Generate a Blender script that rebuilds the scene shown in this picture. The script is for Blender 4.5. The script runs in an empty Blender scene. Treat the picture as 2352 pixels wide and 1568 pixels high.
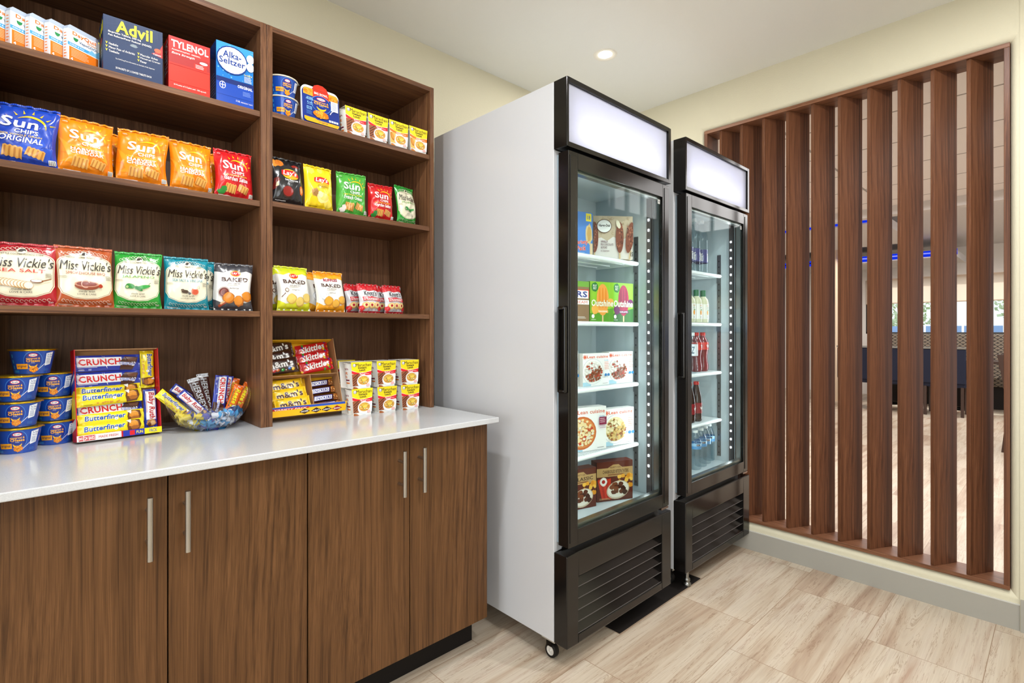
import bpy, bmesh, math, random
from mathutils import Vector, Matrix
from mathutils.geometry import tessellate_polygon
PI = math.pi
S = bpy.context.scene
COL = S.collection

# ------------------------------------------------------------------ camera, world, lights, exposure
cd = bpy.data.cameras.new('camera'); cam = bpy.data.objects.new('camera', cd); COL.objects.link(cam)
cam.location = (0, 0, 1.18); cam.rotation_euler = (math.radians(90), 0, math.radians(46.8 - 90))
cd.sensor_width = 36; cd.lens = 1191 / 2352 * 36; cd.shift_y = -24 / 2352; cd.clip_start = .02; cd.clip_end = 200
S.camera = cam
S.cycles.transparent_max_bounces = 32
S.view_settings.view_transform = 'Standard'; S.view_settings.look = 'None'
S.view_settings.gamma = 1; S.view_settings.use_curve_mapping = False; S.view_settings.exposure = 0.0
w = bpy.data.worlds.new('world'); S.world = w; w.use_nodes = True
bg = w.node_tree.nodes['Background']; bg.inputs[0].default_value = (.93, .96, 1, 1); bg.inputs[1].default_value = 1.35

def area(name, loc, rot, sx, sy, power, color=(1, 1, 1), shape='RECTANGLE', spread=180):
    d = bpy.data.lights.new(name, 'AREA'); d.shape = shape; d.size = sx
    if shape in ('RECTANGLE', 'ELLIPSE'): d.size_y = sy
    d.energy = power; d.color = color; d.spread = math.radians(spread)
    o = bpy.data.objects.new(name, d); COL.objects.link(o); o.location = loc; o.rotation_euler = rot
    return o
# added soft fill lamps behind and left of the camera, sources unseen
area('lobby_fill_light', (-1.3, -3.3, 1.5), (math.radians(88), 0, math.radians(-18)), 2.6, 1.8, 62, (.87, .935, 1))
area('side_fill_light', (-3.9, .1, 1.5), (math.radians(90), 0, math.radians(-90)), 2.2, 1.8, 66, (.88, .94, 1))
area('overhead_fill_light', (.9, -.9, 2.5), (0, 0, 0), 1.2, .6, 24, (.91, .955, 1))  # unseen overhead lamps put in as extra fill
area('overhead_fill_light', (-.6, .5, 2.5), (0, 0, 0), .6, .6, 11, (.91, .955, 1))
sd = bpy.data.lights.new('sun', 'SUN'); sd.energy = 3.2; sd.angle = .01; sd.color = (1, .96, .9)
so = bpy.data.objects.new('sun', sd); COL.objects.link(so); so.rotation_euler = (math.radians(-12), math.radians(42), 0)
# added fill lamps for the dining room behind the screen
area('dining_fill_light', (4.9, .9, 2.4), (0, 0, 0), 2.4, 3.2, 120, (1, .985, .98))
area('dining_fill_light', (9.0, .9, 2.4), (0, 0, 0), 2.0, 3.2, 110, (1, .985, .98))

# ------------------------------------------------------------------ materials
def lin(c):
    c = c / 255
    return c / 12.92 if c <= .04045 else ((c + .055) / 1.055) ** 2.4
def rgb(h):
    h = h.lstrip('#'); return (lin(int(h[0:2], 16)), lin(int(h[2:4], 16)), lin(int(h[4:6], 16)), 1)
KIND = dict(card=(.45, .3, 0, 0), film=(.24, .5, 0, .35), foil=(.22, .5, .85, 0), matte=(.7, .3, 0, 0), gloss=(.12, .5, 0, .3),
            plastic=(.35, .5, 0, 0), metal=(.28, .5, 1, 0), paper=(.6, .3, 0, 0), rubber=(.6, .3, 0, 0))
MC = {}
def M(h, kind='card'):
    k = (h, kind)
    if k in MC: return MC[k]
    m = bpy.data.materials.new(kind + '_' + h.strip('#')); m.use_nodes = True
    b = m.node_tree.nodes['Principled BSDF']; r, sp, me, co = KIND[kind]
    b.inputs['Base Color'].default_value = rgb(h); b.inputs['Roughness'].default_value = r
    b.inputs['Specular IOR Level'].default_value = sp; b.inputs['Metallic'].default_value = me
    b.inputs['Coat Weight'].default_value = co; b.inputs['Coat Roughness'].default_value = .1
    MC[k] = m; return m
def nmat(name):
    m = bpy.data.materials.new(name); m.use_nodes = True
    nt = m.node_tree; return m, nt, nt.nodes['Principled BSDF']
def nd(nt, t, **kw):
    n = nt.nodes.new(t)
    for k, v in kw.items(): setattr(n, k, v)
    return n
def mth(nt, op, a, b=None, clamp=False):
    n = nt.nodes.new('ShaderNodeMath'); n.operation = op; n.use_clamp = clamp
    for i, x in enumerate((a, b)):
        if x is None: continue
        if isinstance(x, (int, float)): n.inputs[i].default_value = x
        else: nt.links.new(x, n.inputs[i])
    return n.outputs[0]
def ramp(nt, fac, stops):
    n = nt.nodes.new('ShaderNodeValToRGB'); e = n.color_ramp.elements
    while len(e) < len(stops): e.new(.5)
    for x, (p, c) in zip(e, stops): x.position = p; x.color = rgb(c) if isinstance(c, str) else c
    nt.links.new(fac, n.inputs[0]); return n.outputs[0]
def mixc(nt, fac, a, b, mode='MIX'):
    n = nt.nodes.new('ShaderNodeMix'); n.data_type = 'RGBA'; n.blend_type = mode
    if isinstance(fac, (int, float)): n.inputs[0].default_value = fac
    else: nt.links.new(fac, n.inputs[0])
    for i, x in ((6, a), (7, b)):
        if isinstance(x, str): n.inputs[i].default_value = rgb(x)
        else: nt.links.new(x, n.inputs[i])
    return n.outputs[2]
def noise(nt, vec, scale, detail=4, rough=.55, dist=0):
    n = nt.nodes.new('ShaderNodeTexNoise'); n.inputs['Scale'].default_value = scale; n.inputs['Detail'].default_value = detail
    n.inputs['Roughness'].default_value = rough; n.inputs['Distortion'].default_value = dist
    if vec is not None: nt.links.new(vec, n.inputs['Vector'])
    return n.outputs[0]
def mapping(nt, vec, sc, loc=(0, 0, 0)):
    n = nt.nodes.new('ShaderNodeMapping'); n.inputs['Scale'].default_value = sc; n.inputs['Location'].default_value = loc
    nt.links.new(vec, n.inputs['Vector']); return n.outputs[0]
def bump(nt, b, h, strength=.2, dist=.001):
    n = nt.nodes.new('ShaderNodeBump'); n.inputs['Strength'].default_value = strength; n.inputs['Distance'].default_value = dist
    nt.links.new(h, n.inputs['Height']); nt.links.new(n.outputs[0], b.inputs['Normal'])
def wood(name, axis, c0, c1, c2, off=0):
    """walnut laminate, grain along `axis` (0 x, 1 y, 2 z)"""
    m, nt, b = nmat(name)
    tc = nd(nt, 'ShaderNodeTexCoord').outputs['Object']
    big = [2.6, 2.6, 2.6]; big[axis] = .45
    warp = noise(nt, mapping(nt, tc, big, (off, off, off)), 1.6, 1, .4)
    wsc = mth(nt, 'MULTIPLY', mth(nt, 'SUBTRACT', warp, .5), .10)
    sp = nd(nt, 'ShaderNodeSeparateXYZ'); nt.links.new(tc, sp.inputs[0]); cmb = nd(nt, 'ShaderNodeCombineXYZ')
    for i in range(3):
        if i == axis: nt.links.new(mth(nt, 'MULTIPLY', sp.outputs[i], .012), cmb.inputs[i])
        else: nt.links.new(mth(nt, 'ADD', sp.outputs[i], wsc), cmb.inputs[i])
    v = mapping(nt, cmb.outputs[0], (1, 1, 1), (off * 1.7, off, off))
    broad = noise(nt, v, 11, 2, .5)
    mid = noise(nt, v, 110, 3, .55)
    fine = noise(nt, v, 480, 2, .6)
    f = mth(nt, 'ADD', mth(nt, 'MULTIPLY', broad, .26), mth(nt, 'ADD', mth(nt, 'MULTIPLY', mid, .38), mth(nt, 'MULTIPLY', fine, .36)))
    c = ramp(nt, f, [(.36, c0), (.5, c1), (.64, c2)])
    line = ramp(nt, mid, [(.36, '#6e6058'), (.45, '#ffffff')])
    c = mixc(nt, .24, c, line, 'MULTIPLY')
    nt.links.new(c, b.inputs['Base Color']); b.inputs['Roughness'].default_value = .38
    b.inputs['Specular IOR Level'].default_value = .25
    bump(nt, b, fine, .06, .0004)
    return m
W_SHELF = wood('walnut_shelf_grain', 0, '#4b3122', '#6c4932', '#87603f')
W_PANEL = wood('walnut_upright_grain', 2, '#4d3220', '#6c4830', '#86603f', 3)
W_BACK = wood('walnut_back_grain', 2, '#573a29', '#735039', '#8a6348', 7)
W_DOOR = wood('walnut_door_grain', 2, '#482f1b', '#5f4025', '#745031', 11)
W_SLAT = wood('walnut_slat_grain', 2, '#50301f', '#67402a', '#7d5238', 5)
W_SILL = wood('walnut_sill_grain', 1, '#5f3d28', '#7a5038', '#93674b', 2)

def plaster(name, col, sc=140, st=.35):
    m, nt, b = nmat(name)
    tc = nd(nt, 'ShaderNodeTexCoord').outputs['Object']
    b.inputs['Base Color'].default_value = rgb(col); b.inputs['Roughness'].default_value = .8
    b.inputs['Specular IOR Level'].default_value = .2
    bump(nt, b, noise(nt, tc, sc, 3, .6), st, .002); return m
WALL = plaster('cream_plaster', '#d4cdb4'); CEIL = plaster('white_plaster', '#edede8', 90, .15)
WHITEWALL = plaster('white_wall', '#efe9e2', 60, .1); PEACH = plaster('peach_wall', '#e8cdae', 60, .1)

def tile_floor():
    m, nt, b = nmat('stone_tile')
    tc = nd(nt, 'ShaderNodeTexCoord').outputs['Object']
    sp = nd(nt, 'ShaderNodeSeparateXYZ'); nt.links.new(tc, sp.inputs[0]); X, Y = sp.outputs[0], sp.outputs[1]
    ry = mth(nt, 'DIVIDE', mth(nt, 'SUBTRACT', Y, .188), .3313)
    row = mth(nt, 'FLOOR', ry); fy = mth(nt, 'FRACT', mth(nt, 'ADD', ry, 40))
    rx = mth(nt, 'DIVIDE', mth(nt, 'SUBTRACT', mth(nt, 'SUBTRACT', X, 1.688), mth(nt, 'MULTIPLY', row, .2213)), .664)
    colm = mth(nt, 'FLOOR', rx); fx = mth(nt, 'FRACT', mth(nt, 'ADD', rx, 40))
    ex = mth(nt, 'MULTIPLY', mth(nt, 'MINIMUM', fx, mth(nt, 'SUBTRACT', 1, fx)), .664)
    ey = mth(nt, 'MULTIPLY', mth(nt, 'MINIMUM', fy, mth(nt, 'SUBTRACT', 1, fy)), .3313)
    grout = mth(nt, 'LESS_THAN', mth(nt, 'MINIMUM', ex, ey), .0013)
    tid = mth(nt, 'ADD', mth(nt, 'MULTIPLY', row, 7.31), mth(nt, 'MULTIPLY', colm, 3.17))
    cmb = nd(nt, 'ShaderNodeCombineXYZ')
    nt.links.new(mth(nt, 'ADD', mth(nt, 'MULTIPLY', X, .42), tid), cmb.inputs[0]); nt.links.new(mth(nt, 'MULTIPLY', Y, 6), cmb.inputs[1]); nt.links.new(tid, cmb.inputs[2])
    a = noise(nt, cmb.outputs[0], 1.5, 5, .62, .55)
    c2 = mapping(nt, cmb.outputs[0], (1.6, 2.3, 1))
    v = noise(nt, c2, 1.9, 6, .7, .9)
    fi = noise(nt, mapping(nt, cmb.outputs[0], (2, 9, 1)), 3, 3, .6)
    base = ramp(nt, a, [(.30, '#a0846f'), (.42, '#b8a38d'), (.50, '#c9baa5'), (.58, '#cfc2af'), (.70, '#b39883')])
    vein = mth(nt, 'ABSOLUTE', mth(nt, 'SUBTRACT', v, .52))
    vm = ramp(nt, vein, [(0, '#8c6a50'), (.005, '#cdb8a3'), (.016, '#ffffff')])
    c = mixc(nt, .5, base, vm, 'MULTIPLY')
    c = mixc(nt, .09, c, ramp(nt, fi, [(.35, '#8f7866'), (.6, '#ffffff')]), 'MULTIPLY')
    tv = nd(nt, 'ShaderNodeTexWhiteNoise', noise_dimensions='1D'); nt.links.new(tid, tv.inputs['W'])
    c = mixc(nt, .15, c, ramp(nt, tv.outputs[0], [(0, '#c9ad98'), (1, '#ffffff')]), 'MULTIPLY')
    c = mixc(nt, grout, c, '#9a8068')
    nt.links.new(c, b.inputs['Base Color']); b.inputs['Roughness'].default_value = .33; b.inputs['Specular IOR Level'].default_value = .4
    return m
FLOOR = tile_floor()

def panel_ceiling():
    m, nt, b = nmat('ceiling_panels')
    tc = nd(nt, 'ShaderNodeTexCoord').outputs['Object']
    sp = nd(nt, 'ShaderNodeSeparateXYZ'); nt.links.new(tc, sp.inputs[0])
    fx = mth(nt, 'FRACT', mth(nt, 'DIVIDE', sp.outputs[0], .61)); fy = mth(nt, 'FRACT', mth(nt, 'DIVIDE', sp.outputs[1], 1.22))
    g = mth(nt, 'MAXIMUM', mth(nt, 'LESS_THAN', fx, .03), mth(nt, 'LESS_THAN', fy, .015))
    c = mixc(nt, g, '#e2dad7', '#9a928e'); nt.links.new(c, b.inputs['Base Color']); b.inputs['Roughness'].default_value = .8
    return m
def quartz():
    m, nt, b = nmat('white_quartz')
    tc = nd(nt, 'ShaderNodeTexCoord').outputs['Object']
    c = ramp(nt, noise(nt, tc, 500, 2, .6), [(.35, '#c4c6c8'), (.6, '#ced0d2')])
    nt.links.new(c, b.inputs['Base Color']); b.inputs['Roughness'].default_value = .13; b.inputs['Specular IOR Level'].default_value = .5
    return m
QUARTZ = quartz()
def glassy(name, tint='#ffffff', gloss=.06, rough=.02, dens=1.0):
    m = bpy.data.materials.new(name); m.use_nodes = True; nt = m.node_tree; nt.nodes.clear()
    o = nd(nt, 'ShaderNodeOutputMaterial'); t = nd(nt, 'ShaderNodeBsdfTransparent'); g = nd(nt, 'ShaderNodeBsdfGlossy')
    t.inputs[0].default_value = rgb(tint); g.inputs['Roughness'].default_value = rough
    mx = nd(nt, 'ShaderNodeMixShader'); lw = nd(nt, 'ShaderNodeLayerWeight'); lw.inputs[0].default_value = .5
    fr = mth(nt, 'ADD', mth(nt, 'MULTIPLY', mth(nt, 'POWER', lw.outputs['Facing'], 4), .9), .04)
    nt.links.new(mth(nt, 'ADD', mth(nt, 'MULTIPLY', fr, dens), gloss, True), mx.inputs[0])
    nt.links.new(t.outputs[0], mx.inputs[1]); nt.links.new(g.outputs[0], mx.inputs[2]); nt.links.new(mx.outputs[0], o.inputs[0])
    return m
GLASS = glassy('door_glass', '#f6fbfa', .0, .02, .28); CRYSTAL = glassy('cut_glass', '#f4f6fa', .09, .12, 1.0); PET = glassy('clear_plastic', '#eef3f5', .04, .08, .8)
PETF = glassy('water_filled_plastic', '#eff5f7', .03, .12, .6)
def emit(name, col, st):
    m = bpy.data.materials.new(name); m.use_nodes = True; nt = m.node_tree; nt.nodes.clear()
    o = nd(nt, 'ShaderNodeOutputMaterial'); e = nd(nt, 'ShaderNodeEmission'); e.inputs[0].default_value = rgb(col); e.inputs[1].default_value = st
    nt.links.new(e.outputs[0], o.inputs[0]); return m
def black_gloss():
    m, nt, b = nmat('black_gloss_metal'); b.inputs['Base Color'].default_value = rgb('#14110f'); b.inputs['Roughness'].default_value = .16
    b.inputs['Specular IOR Level'].default_value = .42
    return m
BLACK = black_gloss(); BLACKM = M('#1a1615', 'plastic')

# ------------------------------------------------------------------ mesh builder
class MB:
    def __init__(s): s.v = []; s.n = []; s.f = []; s.mi = []; s.slots = []; s.idx = {}
    def slot(s, m):
        k = m.name
        if k not in s.idx: s.idx[k] = len(s.slots); s.slots.append(m)
        return s.idx[k]
    def face(s, pts, m, nrm=None):
        i = len(s.v); s.v.extend(pts)
        if nrm is None:
            a = Vector(pts[0]); n = Vector((0, 0, 0))
            for k in range(1, len(pts) - 1): n += (Vector(pts[k]) - a).cross(Vector(pts[k + 1]) - a)
            n.normalize(); nrm = [tuple(n)] * len(pts)
        s.n.extend(nrm); s.f.append(tuple(range(i, i + len(pts)))); s.mi.append(s.slot(m))
    def grid(s, P, N, m, flip=False, tri=False):
        i0 = len(s.v); nu = len(P); nv = len(P[0])
        for r in range(nu):
            s.v.extend(P[r]); s.n.extend(N[r])
        k = s.slot(m)
        for a in range(nu - 1):
            for b in range(nv - 1):
                q = (i0 + a * nv + b, i0 + (a + 1) * nv + b, i0 + (a + 1) * nv + b + 1, i0 + a * nv + b + 1)
                if tri: s.f.append((q[0], q[1], q[2])); s.f.append((q[0], q[2], q[3])); s.mi.append(k); s.mi.append(k)
                else: s.f.append(q[::-1] if flip else q); s.mi.append(k)
    def box(s, x0, x1, y0, y1, z0, z1, m, M4=None):
        p = [Vector((x, y, z)) for z in (z0, z1) for y in (y0, y1) for x in (x0, x1)]
        if M4: p = [M4 @ q for q in p]
        p = [tuple(q) for q in p]
        for q in ((0, 2, 3, 1), (4, 5, 7, 6), (0, 1, 5, 4), (2, 6, 7, 3), (0, 4, 6, 2), (1, 3, 7, 5)):
            s.face([p[i] for i in q], m)
        return s
    def prism(s, pts, y0, y1, m, M4=None):
        """pts in xz (counter-clockwise seen from -y), extruded from y0 to y1"""
        A = [Vector((x, y0, z)) for x, z in pts]; B = [Vector((x, y1, z)) for x, z in pts]
        if M4: A = [M4 @ q for q in A]; B = [M4 @ q for q in B]
        A = [tuple(q) for q in A]; B = [tuple(q) for q in B]
        s.face(A, m); s.face(B[::-1], m); n = len(A)
        for i in range(n): j = (i + 1) % n; s.face([A[j], A[i], B[i], B[j]], m)
        return s
    def lathe(s, prof, m, c=(0, 0, 0), seg=32, M4=None, sx=1, sy=1):
        P = []; N = []
        k = len(prof)
        nr = []
        for i in range(k):
            a = prof[max(0, i - 1)]; b = prof[min(k - 1, i + 1)]
            dx, dz = b[0] - a[0], b[1] - a[1]; l = math.hypot(dx, dz) or 1
            nr.append((dz / l, -dx / l))
        for t in range(seg + 1):
            an = 2 * PI * t / seg; ca, sa = math.cos(an), math.sin(an); rp = []; rn = []
            for (r, z), (a, b) in zip(prof, nr):
                q = Vector((c[0] + r * ca * sx, c[1] + r * sa * sy, c[2] + z)); n = Vector((a * ca, a * sa, b))
                if M4: q = M4 @ q; n = M4.to_3x3() @ n
                rp.append(tuple(q)); rn.append(tuple(n.normalized() if n.length else Vector((0, 0, 1))))
            P.append(rp); N.append(rn)
        s.grid(P, N, m); return s
    def tube(s, pts, r, m, seg=12):
        for a, b in zip(pts[:-1], pts[1:]):
            a = Vector(a); b = Vector(b); d = b - a; q = d.to_track_quat('Z', 'Y').to_matrix().to_4x4(); q.translation = a
            l = d.length
            s.lathe([(0, 0), (r, 0)], m, seg=seg, M4=q); s.lathe([(r, 0), (r, l)], m, seg=seg, M4=q); s.lathe([(r, l), (0, l)], m, seg=seg, M4=q)
        return s
    def build(s, name, parent=None, loc=None, rot=None, bevel=0):
        me = bpy.data.meshes.new(name)
        v = s.v; f = s.f; mi = s.mi
        if bevel:   # weld for the bevel modifier
            key = {}; vv = []; ff = []
            for face in f:
                q = []
                for i in face:
                    k = tuple(round(c, 5) for c in v[i])
                    if k not in key: key[k] = len(vv); vv.append(v[i])
                    q.append(key[k])
                ff.append(q)
            me.from_pydata(vv, [], ff)
        else: me.from_pydata(v, [], f)
        for m in s.slots: me.materials.append(m)
        me.polygons.foreach_set('material_index', mi)
        if not bevel:
            me.polygons.foreach_set('use_smooth', [True] * len(f))
            me.update(); me.normals_split_custom_set_from_vertices([Vector(n) for n in s.n])
        me.update()
        o = bpy.data.objects.new(name, me); COL.objects.link(o)
        if bevel:
            b = o.modifiers.new('bevel', 'BEVEL'); b.width = bevel; b.segments = 2; b.limit_method = 'ANGLE'; b.angle_limit = math.radians(40)
            b.harden_normals = False
        if parent: o.parent = parent
        if loc: o.location = loc
        if rot: o.rotation_euler = rot
        return o
def thing(name, label, cat, loc=(0, 0, 0), rot=(0, 0, 0), group=None):
    o = bpy.data.objects.new(name, None); o.empty_display_size = .05; COL.objects.link(o); o.location = loc; o.rotation_euler = rot
    return tag(o, label, cat, group)
def tag(o, label, cat, group=None):
    o['label'] = label; o['category'] = cat
    if group: o['group'] = group
    return o
def struct(o, label=None):
    o['kind'] = 'structure'
    if label: o['label'] = label
    return o
def dup(root, loc=None, rot=None, label=None, group=None):
    r = root.copy(); COL.objects.link(r)
    if loc is not None: r.location = loc
    if rot is not None: r.rotation_euler = rot
    if label: r['label'] = label
    if group: r['group'] = group
    for ch in list(root.children):
        c = ch.copy(); COL.objects.link(c); c.parent = r
        for g in list(ch.children):
            d = g.copy(); COL.objects.link(d); d.parent = c
    return r

# ------------------------------------------------------------------ printed surfaces
TC = {}
def text_tris(s, bold, shear):
    if 'M' in s: bold = 0
    k = (s, bold, shear)
    if k in TC: return TC[k]
    cu = bpy.data.curves.new('t', 'FONT'); cu.body = s; cu.resolution_u = 2; cu.offset = bold * .6; cu.space_character = 1.0 + bold * 1.2; cu.shear = shear; cu.align_x = 'LEFT'; cu.fill_mode = 'FRONT'
    if '\n' in s: cu.align_x = 'CENTER'; cu.space_line = .85
    o = bpy.data.objects.new('t', cu); COL.objects.link(o)
    dg = bpy.context.evaluated_depsgraph_get(); me = bpy.data.meshes.new_from_object(o.evaluated_get(dg))
    vs = [tuple(v.co)[:2] for v in me.vertices]; me.calc_loop_triangles()
    tr = [[vs[i] for i in t.vertices] for t in me.loop_triangles]
    bpy.data.objects.remove(o); bpy.data.curves.remove(cu); bpy.data.meshes.remove(me)
    xs = [p[0] for p in vs] or [0, 1]; ys = [p[1] for p in vs] or [0, 1]
    TC[k] = (tr, min(xs), max(xs), min(ys), max(ys)); return TC[k]
class Art:
    """flat artwork in (u, v) 0..1; asp = width / height"""
    def __init__(s, asp, kind='card'): s.a = asp; s.kind = kind; s.items = []
    def rotp(s, pts, cx, cy, r):
        if not r: return pts
        c, q = math.cos(math.radians(r)), math.sin(math.radians(r)); o = []
        for x, y in pts:
            dx, dy = (x - cx) * s.a, y - cy; o.append((cx + (dx * c - dy * q) / s.a, cy + dx * q + dy * c))
        return o
    def poly(s, pts, col, kind=None):
        n = len(pts)
        if n > 4:
            t = tessellate_polygon([[Vector((x, y, 0)) for x, y in pts]]); polys = [[pts[i] for i in q] for q in t]
        else: polys = [pts]
        s.items.append((polys, M(col, kind or s.kind))); return s
    def rect(s, u0, v0, u1, v1, col, r=0, kind=None):
        return s.poly(s.rotp([(u0, v0), (u1, v0), (u1, v1), (u0, v1)], (u0 + u1) / 2, (v0 + v1) / 2, r), col, kind)
    def ell(s, cx, cy, rx, ry, col, r=0, n=22, kind=None):
        return s.poly(s.rotp([(cx + rx * math.cos(2 * PI * i / n), cy + ry * math.sin(2 * PI * i / n)) for i in range(n)], cx, cy, r), col, kind)
    def circ(s, cx, cy, r, col, kind=None): return s.ell(cx, cy, r / s.a, r, col, kind=kind)
    def arc(s, cx, cy, r, wd, a0, a1, col, n=14, sq=1):
        P = []
        for i in range(n + 1):
            t = math.radians(a0 + (a1 - a0) * i / n); e = math.sin(PI * (i / n) * .92 + .12) if sq == 2 else 1
            P.append(((cx + (r - wd * e / 2) * math.cos(t) / s.a, cy + (r - wd * e / 2) * math.sin(t)), (cx + (r + wd * e / 2) * math.cos(t) / s.a, cy + (r + wd * e / 2) * math.sin(t))))
        s.items.append(([[P[i][0], P[i][1], P[i + 1][1], P[i + 1][0]] for i in range(n)], M(col, s.kind))); return s
    def blob(s, cx, cy, rx, ry, col, seed=1, n=14, j=.18, r=0):
        q = random.Random(seed)
        pts = [(cx + rx * (1 + q.uniform(-j, j)) * math.cos(2 * PI * i / n), cy + ry * (1 + q.uniform(-j, j)) * math.sin(2 * PI * i / n)) for i in range(n)]
        return s.poly(s.rotp(pts, cx, cy, r), col)
    def t(s, txt, u0, v0, u1, v1, col, b=0, sh=0, r=0, ol=None, kind=None):
        if ol: s.t(txt, u0 - .004, v0 - .002, u1 + .004, v1 + .002, ol[0], b + ol[1], sh, r)
        if 'M' in txt and b >= .02 and not r:
            for dx in (-1, 1): s.t(txt, u0 + dx * b * .1 * (v1 - v0) / s.a, v0, u1 + dx * b * .1 * (v1 - v0) / s.a, v1, col, 0, sh)
        tr, x0, x1, y0, y1 = text_tris(txt, b, sh); cx, cy = (u0 + u1) / 2, (v0 + v1) / 2
        P = []
        hu, hv = (u1 - u0), (v1 - v0)
        for q in tr:
            pts = [(u0 + (x - x0) / (x1 - x0) * hu, v0 + (y - y0) / (y1 - y0) * hv) for x, y in q]
            P.append(pts)
        if r in (90, -90):   # box given is the final box: run text vertically
            P = []
            for q in tr:
                pts = []
                for x, y in q:
                    a = (x - x0) / (x1 - x0); c = (y - y0) / (y1 - y0)
                    pts.append((u1 - c * hu, v0 + a * hv) if r == 90 else (u0 + c * hu, v1 - a * hv))
                P.append(pts)
        elif r: P = [s.rotp(q, cx, cy, r) for q in P]
        s.items.append((P, M(col, kind or s.kind))); return s
    # small pictures
    def smallprint(s, u0, v0, u1, v1, col, n=3, seed=3):
        q = random.Random(seed); h = (v1 - v0) / n
        for i in range(n): s.rect(u0, v1 - (i + .62) * h, u0 + (u1 - u0) * q.uniform(.7, 1), v1 - (i + .3) * h, col)
        return s
    def ridged(s, cx, cy, wd, ht, r, c0='#d9a55c', c1='#b5763a', n=4):
        P = []
        m = 2 * n
        top = [(cx - wd / 2 + wd * i / m, cy + ht / 2 + (ht * .07 if i % 2 else -ht * .03)) for i in range(m + 1)]
        bot = [(cx + wd / 2 - wd * i / m, cy - ht / 2 + (ht * .07 if i % 2 else -ht * .03)) for i in range(m + 1)]
        s.poly(s.rotp(top + bot, cx, cy, r), c0)
        for i in range(n):
            x = cx - wd / 2 + wd * (i + .5) / n
            s.poly(s.rotp([(x - wd * .05, cy - ht * .42), (x + wd * .05, cy - ht * .42), (x + wd * .05, cy + ht * .42), (x - wd * .05, cy + ht * .42)], cx, cy, r), c1)
        return s
def clip(poly, ax, val, keep_gt):
    out = []; n = len(poly)
    for i in range(n):
        a, b = poly[i], poly[(i + 1) % n]; da, db = a[ax] - val, b[ax] - val
        if not keep_gt: da, db = -da, -db
        if da >= 0: out.append(a)
        if (da > 0 and db < 0) or (da < 0 and db > 0):
            t = da / (da - db); out.append((a[0] + (b[0] - a[0]) * t, a[1] + (b[1] - a[1]) * t))
    return out
def cells(poly, ax, lines):
    lo = min(p[ax] for p in poly); hi = max(p[ax] for p in poly); res = []
    n = len(lines) - 1
    if hi <= lines[0] or lo >= lines[-1]: return res
    for i in range(n):
        a, b = lines[i], lines[i + 1]
        if hi <= a + 1e-9 or lo >= b - 1e-9: continue
        q = poly
        if lo < a: q = clip(q, ax, a, True)
        if len(q) > 2 and hi > b: q = clip(q, ax, b, False)
        if len(q) > 2: res.append((i, q))
    return res
def diag(poly, i, j, us, vs, upper):
    g = lambda p: ((p[0] - us[i]) / (us[i + 1] - us[i]) - (p[1] - vs[j]) / (vs[j + 1] - vs[j])) * (-1 if upper else 1)
    out = []; n = len(poly)
    for k in range(n):
        a, b = poly[k], poly[(k + 1) % n]; da, db = g(a), g(b)
        if abs(da) < 1e-7: da = 0
        if abs(db) < 1e-7: db = 0
        if da >= 0: out.append(a)
        if (da > 0 and db < 0) or (da < 0 and db > 0):
            t = da / (da - db); out.append((a[0] + (b[0] - a[0]) * t, a[1] + (b[1] - a[1]) * t))
    return out
class Surf:
    tri = False
    def __init__(s, us, vs, P, N): s.us = us; s.vs = vs; s.P = P; s.N = N
    def at(s, i, j, u, v, off):
        a = (u - s.us[i]) / (s.us[i + 1] - s.us[i]); b = (v - s.vs[j]) / (s.vs[j + 1] - s.vs[j])
        w = ((1 - a) * (1 - b), a * (1 - b), a * b, (1 - a) * b)
        if s.tri: w = (1 - a, a - b, b, 0) if a >= b else (1 - b, 0, a, b - a)
        ps = (s.P[i][j], s.P[i + 1][j], s.P[i + 1][j + 1], s.P[i][j + 1]); ns = (s.N[i][j], s.N[i + 1][j], s.N[i + 1][j + 1], s.N[i][j + 1])
        n = [sum(w[k] * ns[k][c] for k in range(4)) for c in range(3)]
        p = tuple(sum(w[k] * ps[k][c] for k in range(4)) + n[c] * off for c in range(3))
        return p, tuple(n)
    def put(s, mb, art, base=.00025, step=.00005):
        for L, (polys, m) in enumerate(art.items):
            off = base + L * step
            for p in polys:
                for i, q in cells(p, 0, s.us):
                    for j, c0 in cells(q, 1, s.vs):
                      for c in ((diag(c0, i, j, s.us, s.vs, False), diag(c0, i, j, s.us, s.vs, True)) if s.tri else (c0,)):
                        if len(c) < 3: continue
                        r = [s.at(i, j, x, y, off) for x, y in c]
                        pts = [x[0] for x in r]
                        ar = sum(c[k][0] * c[(k + 1) % len(c)][1] - c[(k + 1) % len(c)][0] * c[k][1] for k in range(len(c)))
                        if abs(ar) < 1e-9: continue
                        nn = [x[1] for x in r]
                        if ar < 0: pts = pts[::-1]; nn = nn[::-1]
                        mb.face(pts, m, nn)
def flat(o, ux, vz):
    """quad surface: origin o, u vector, v vector"""
    o = Vector(o); ux = Vector(ux); vz = Vector(vz); n = tuple(ux.cross(vz).normalized())
    return Surf([0, 1], [0, 1], [[tuple(o), tuple(o + vz)], [tuple(o + ux), tuple(o + ux + vz)]], [[n, n], [n, n]])
def conic(r0, r1, z0, z1, a0, a1, n=16, c=(0, 0)):
    us = [i / n for i in range(n + 1)]; P = []; N = []; sl = (r0 - r1) / (z1 - z0)
    for u in us:
        a = math.radians(a0 + (a1 - a0) * u); ca, sa = math.cos(a), math.sin(a)
        P.append([(c[0] + r0 * ca, c[1] + r0 * sa, z0), (c[0] + r1 * ca, c[1] + r1 * sa, z1)]); k = Vector((ca, sa, sl)).normalized(); N.append([tuple(k)] * 2)
    return Surf(us, [0, 1], P, N)
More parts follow.
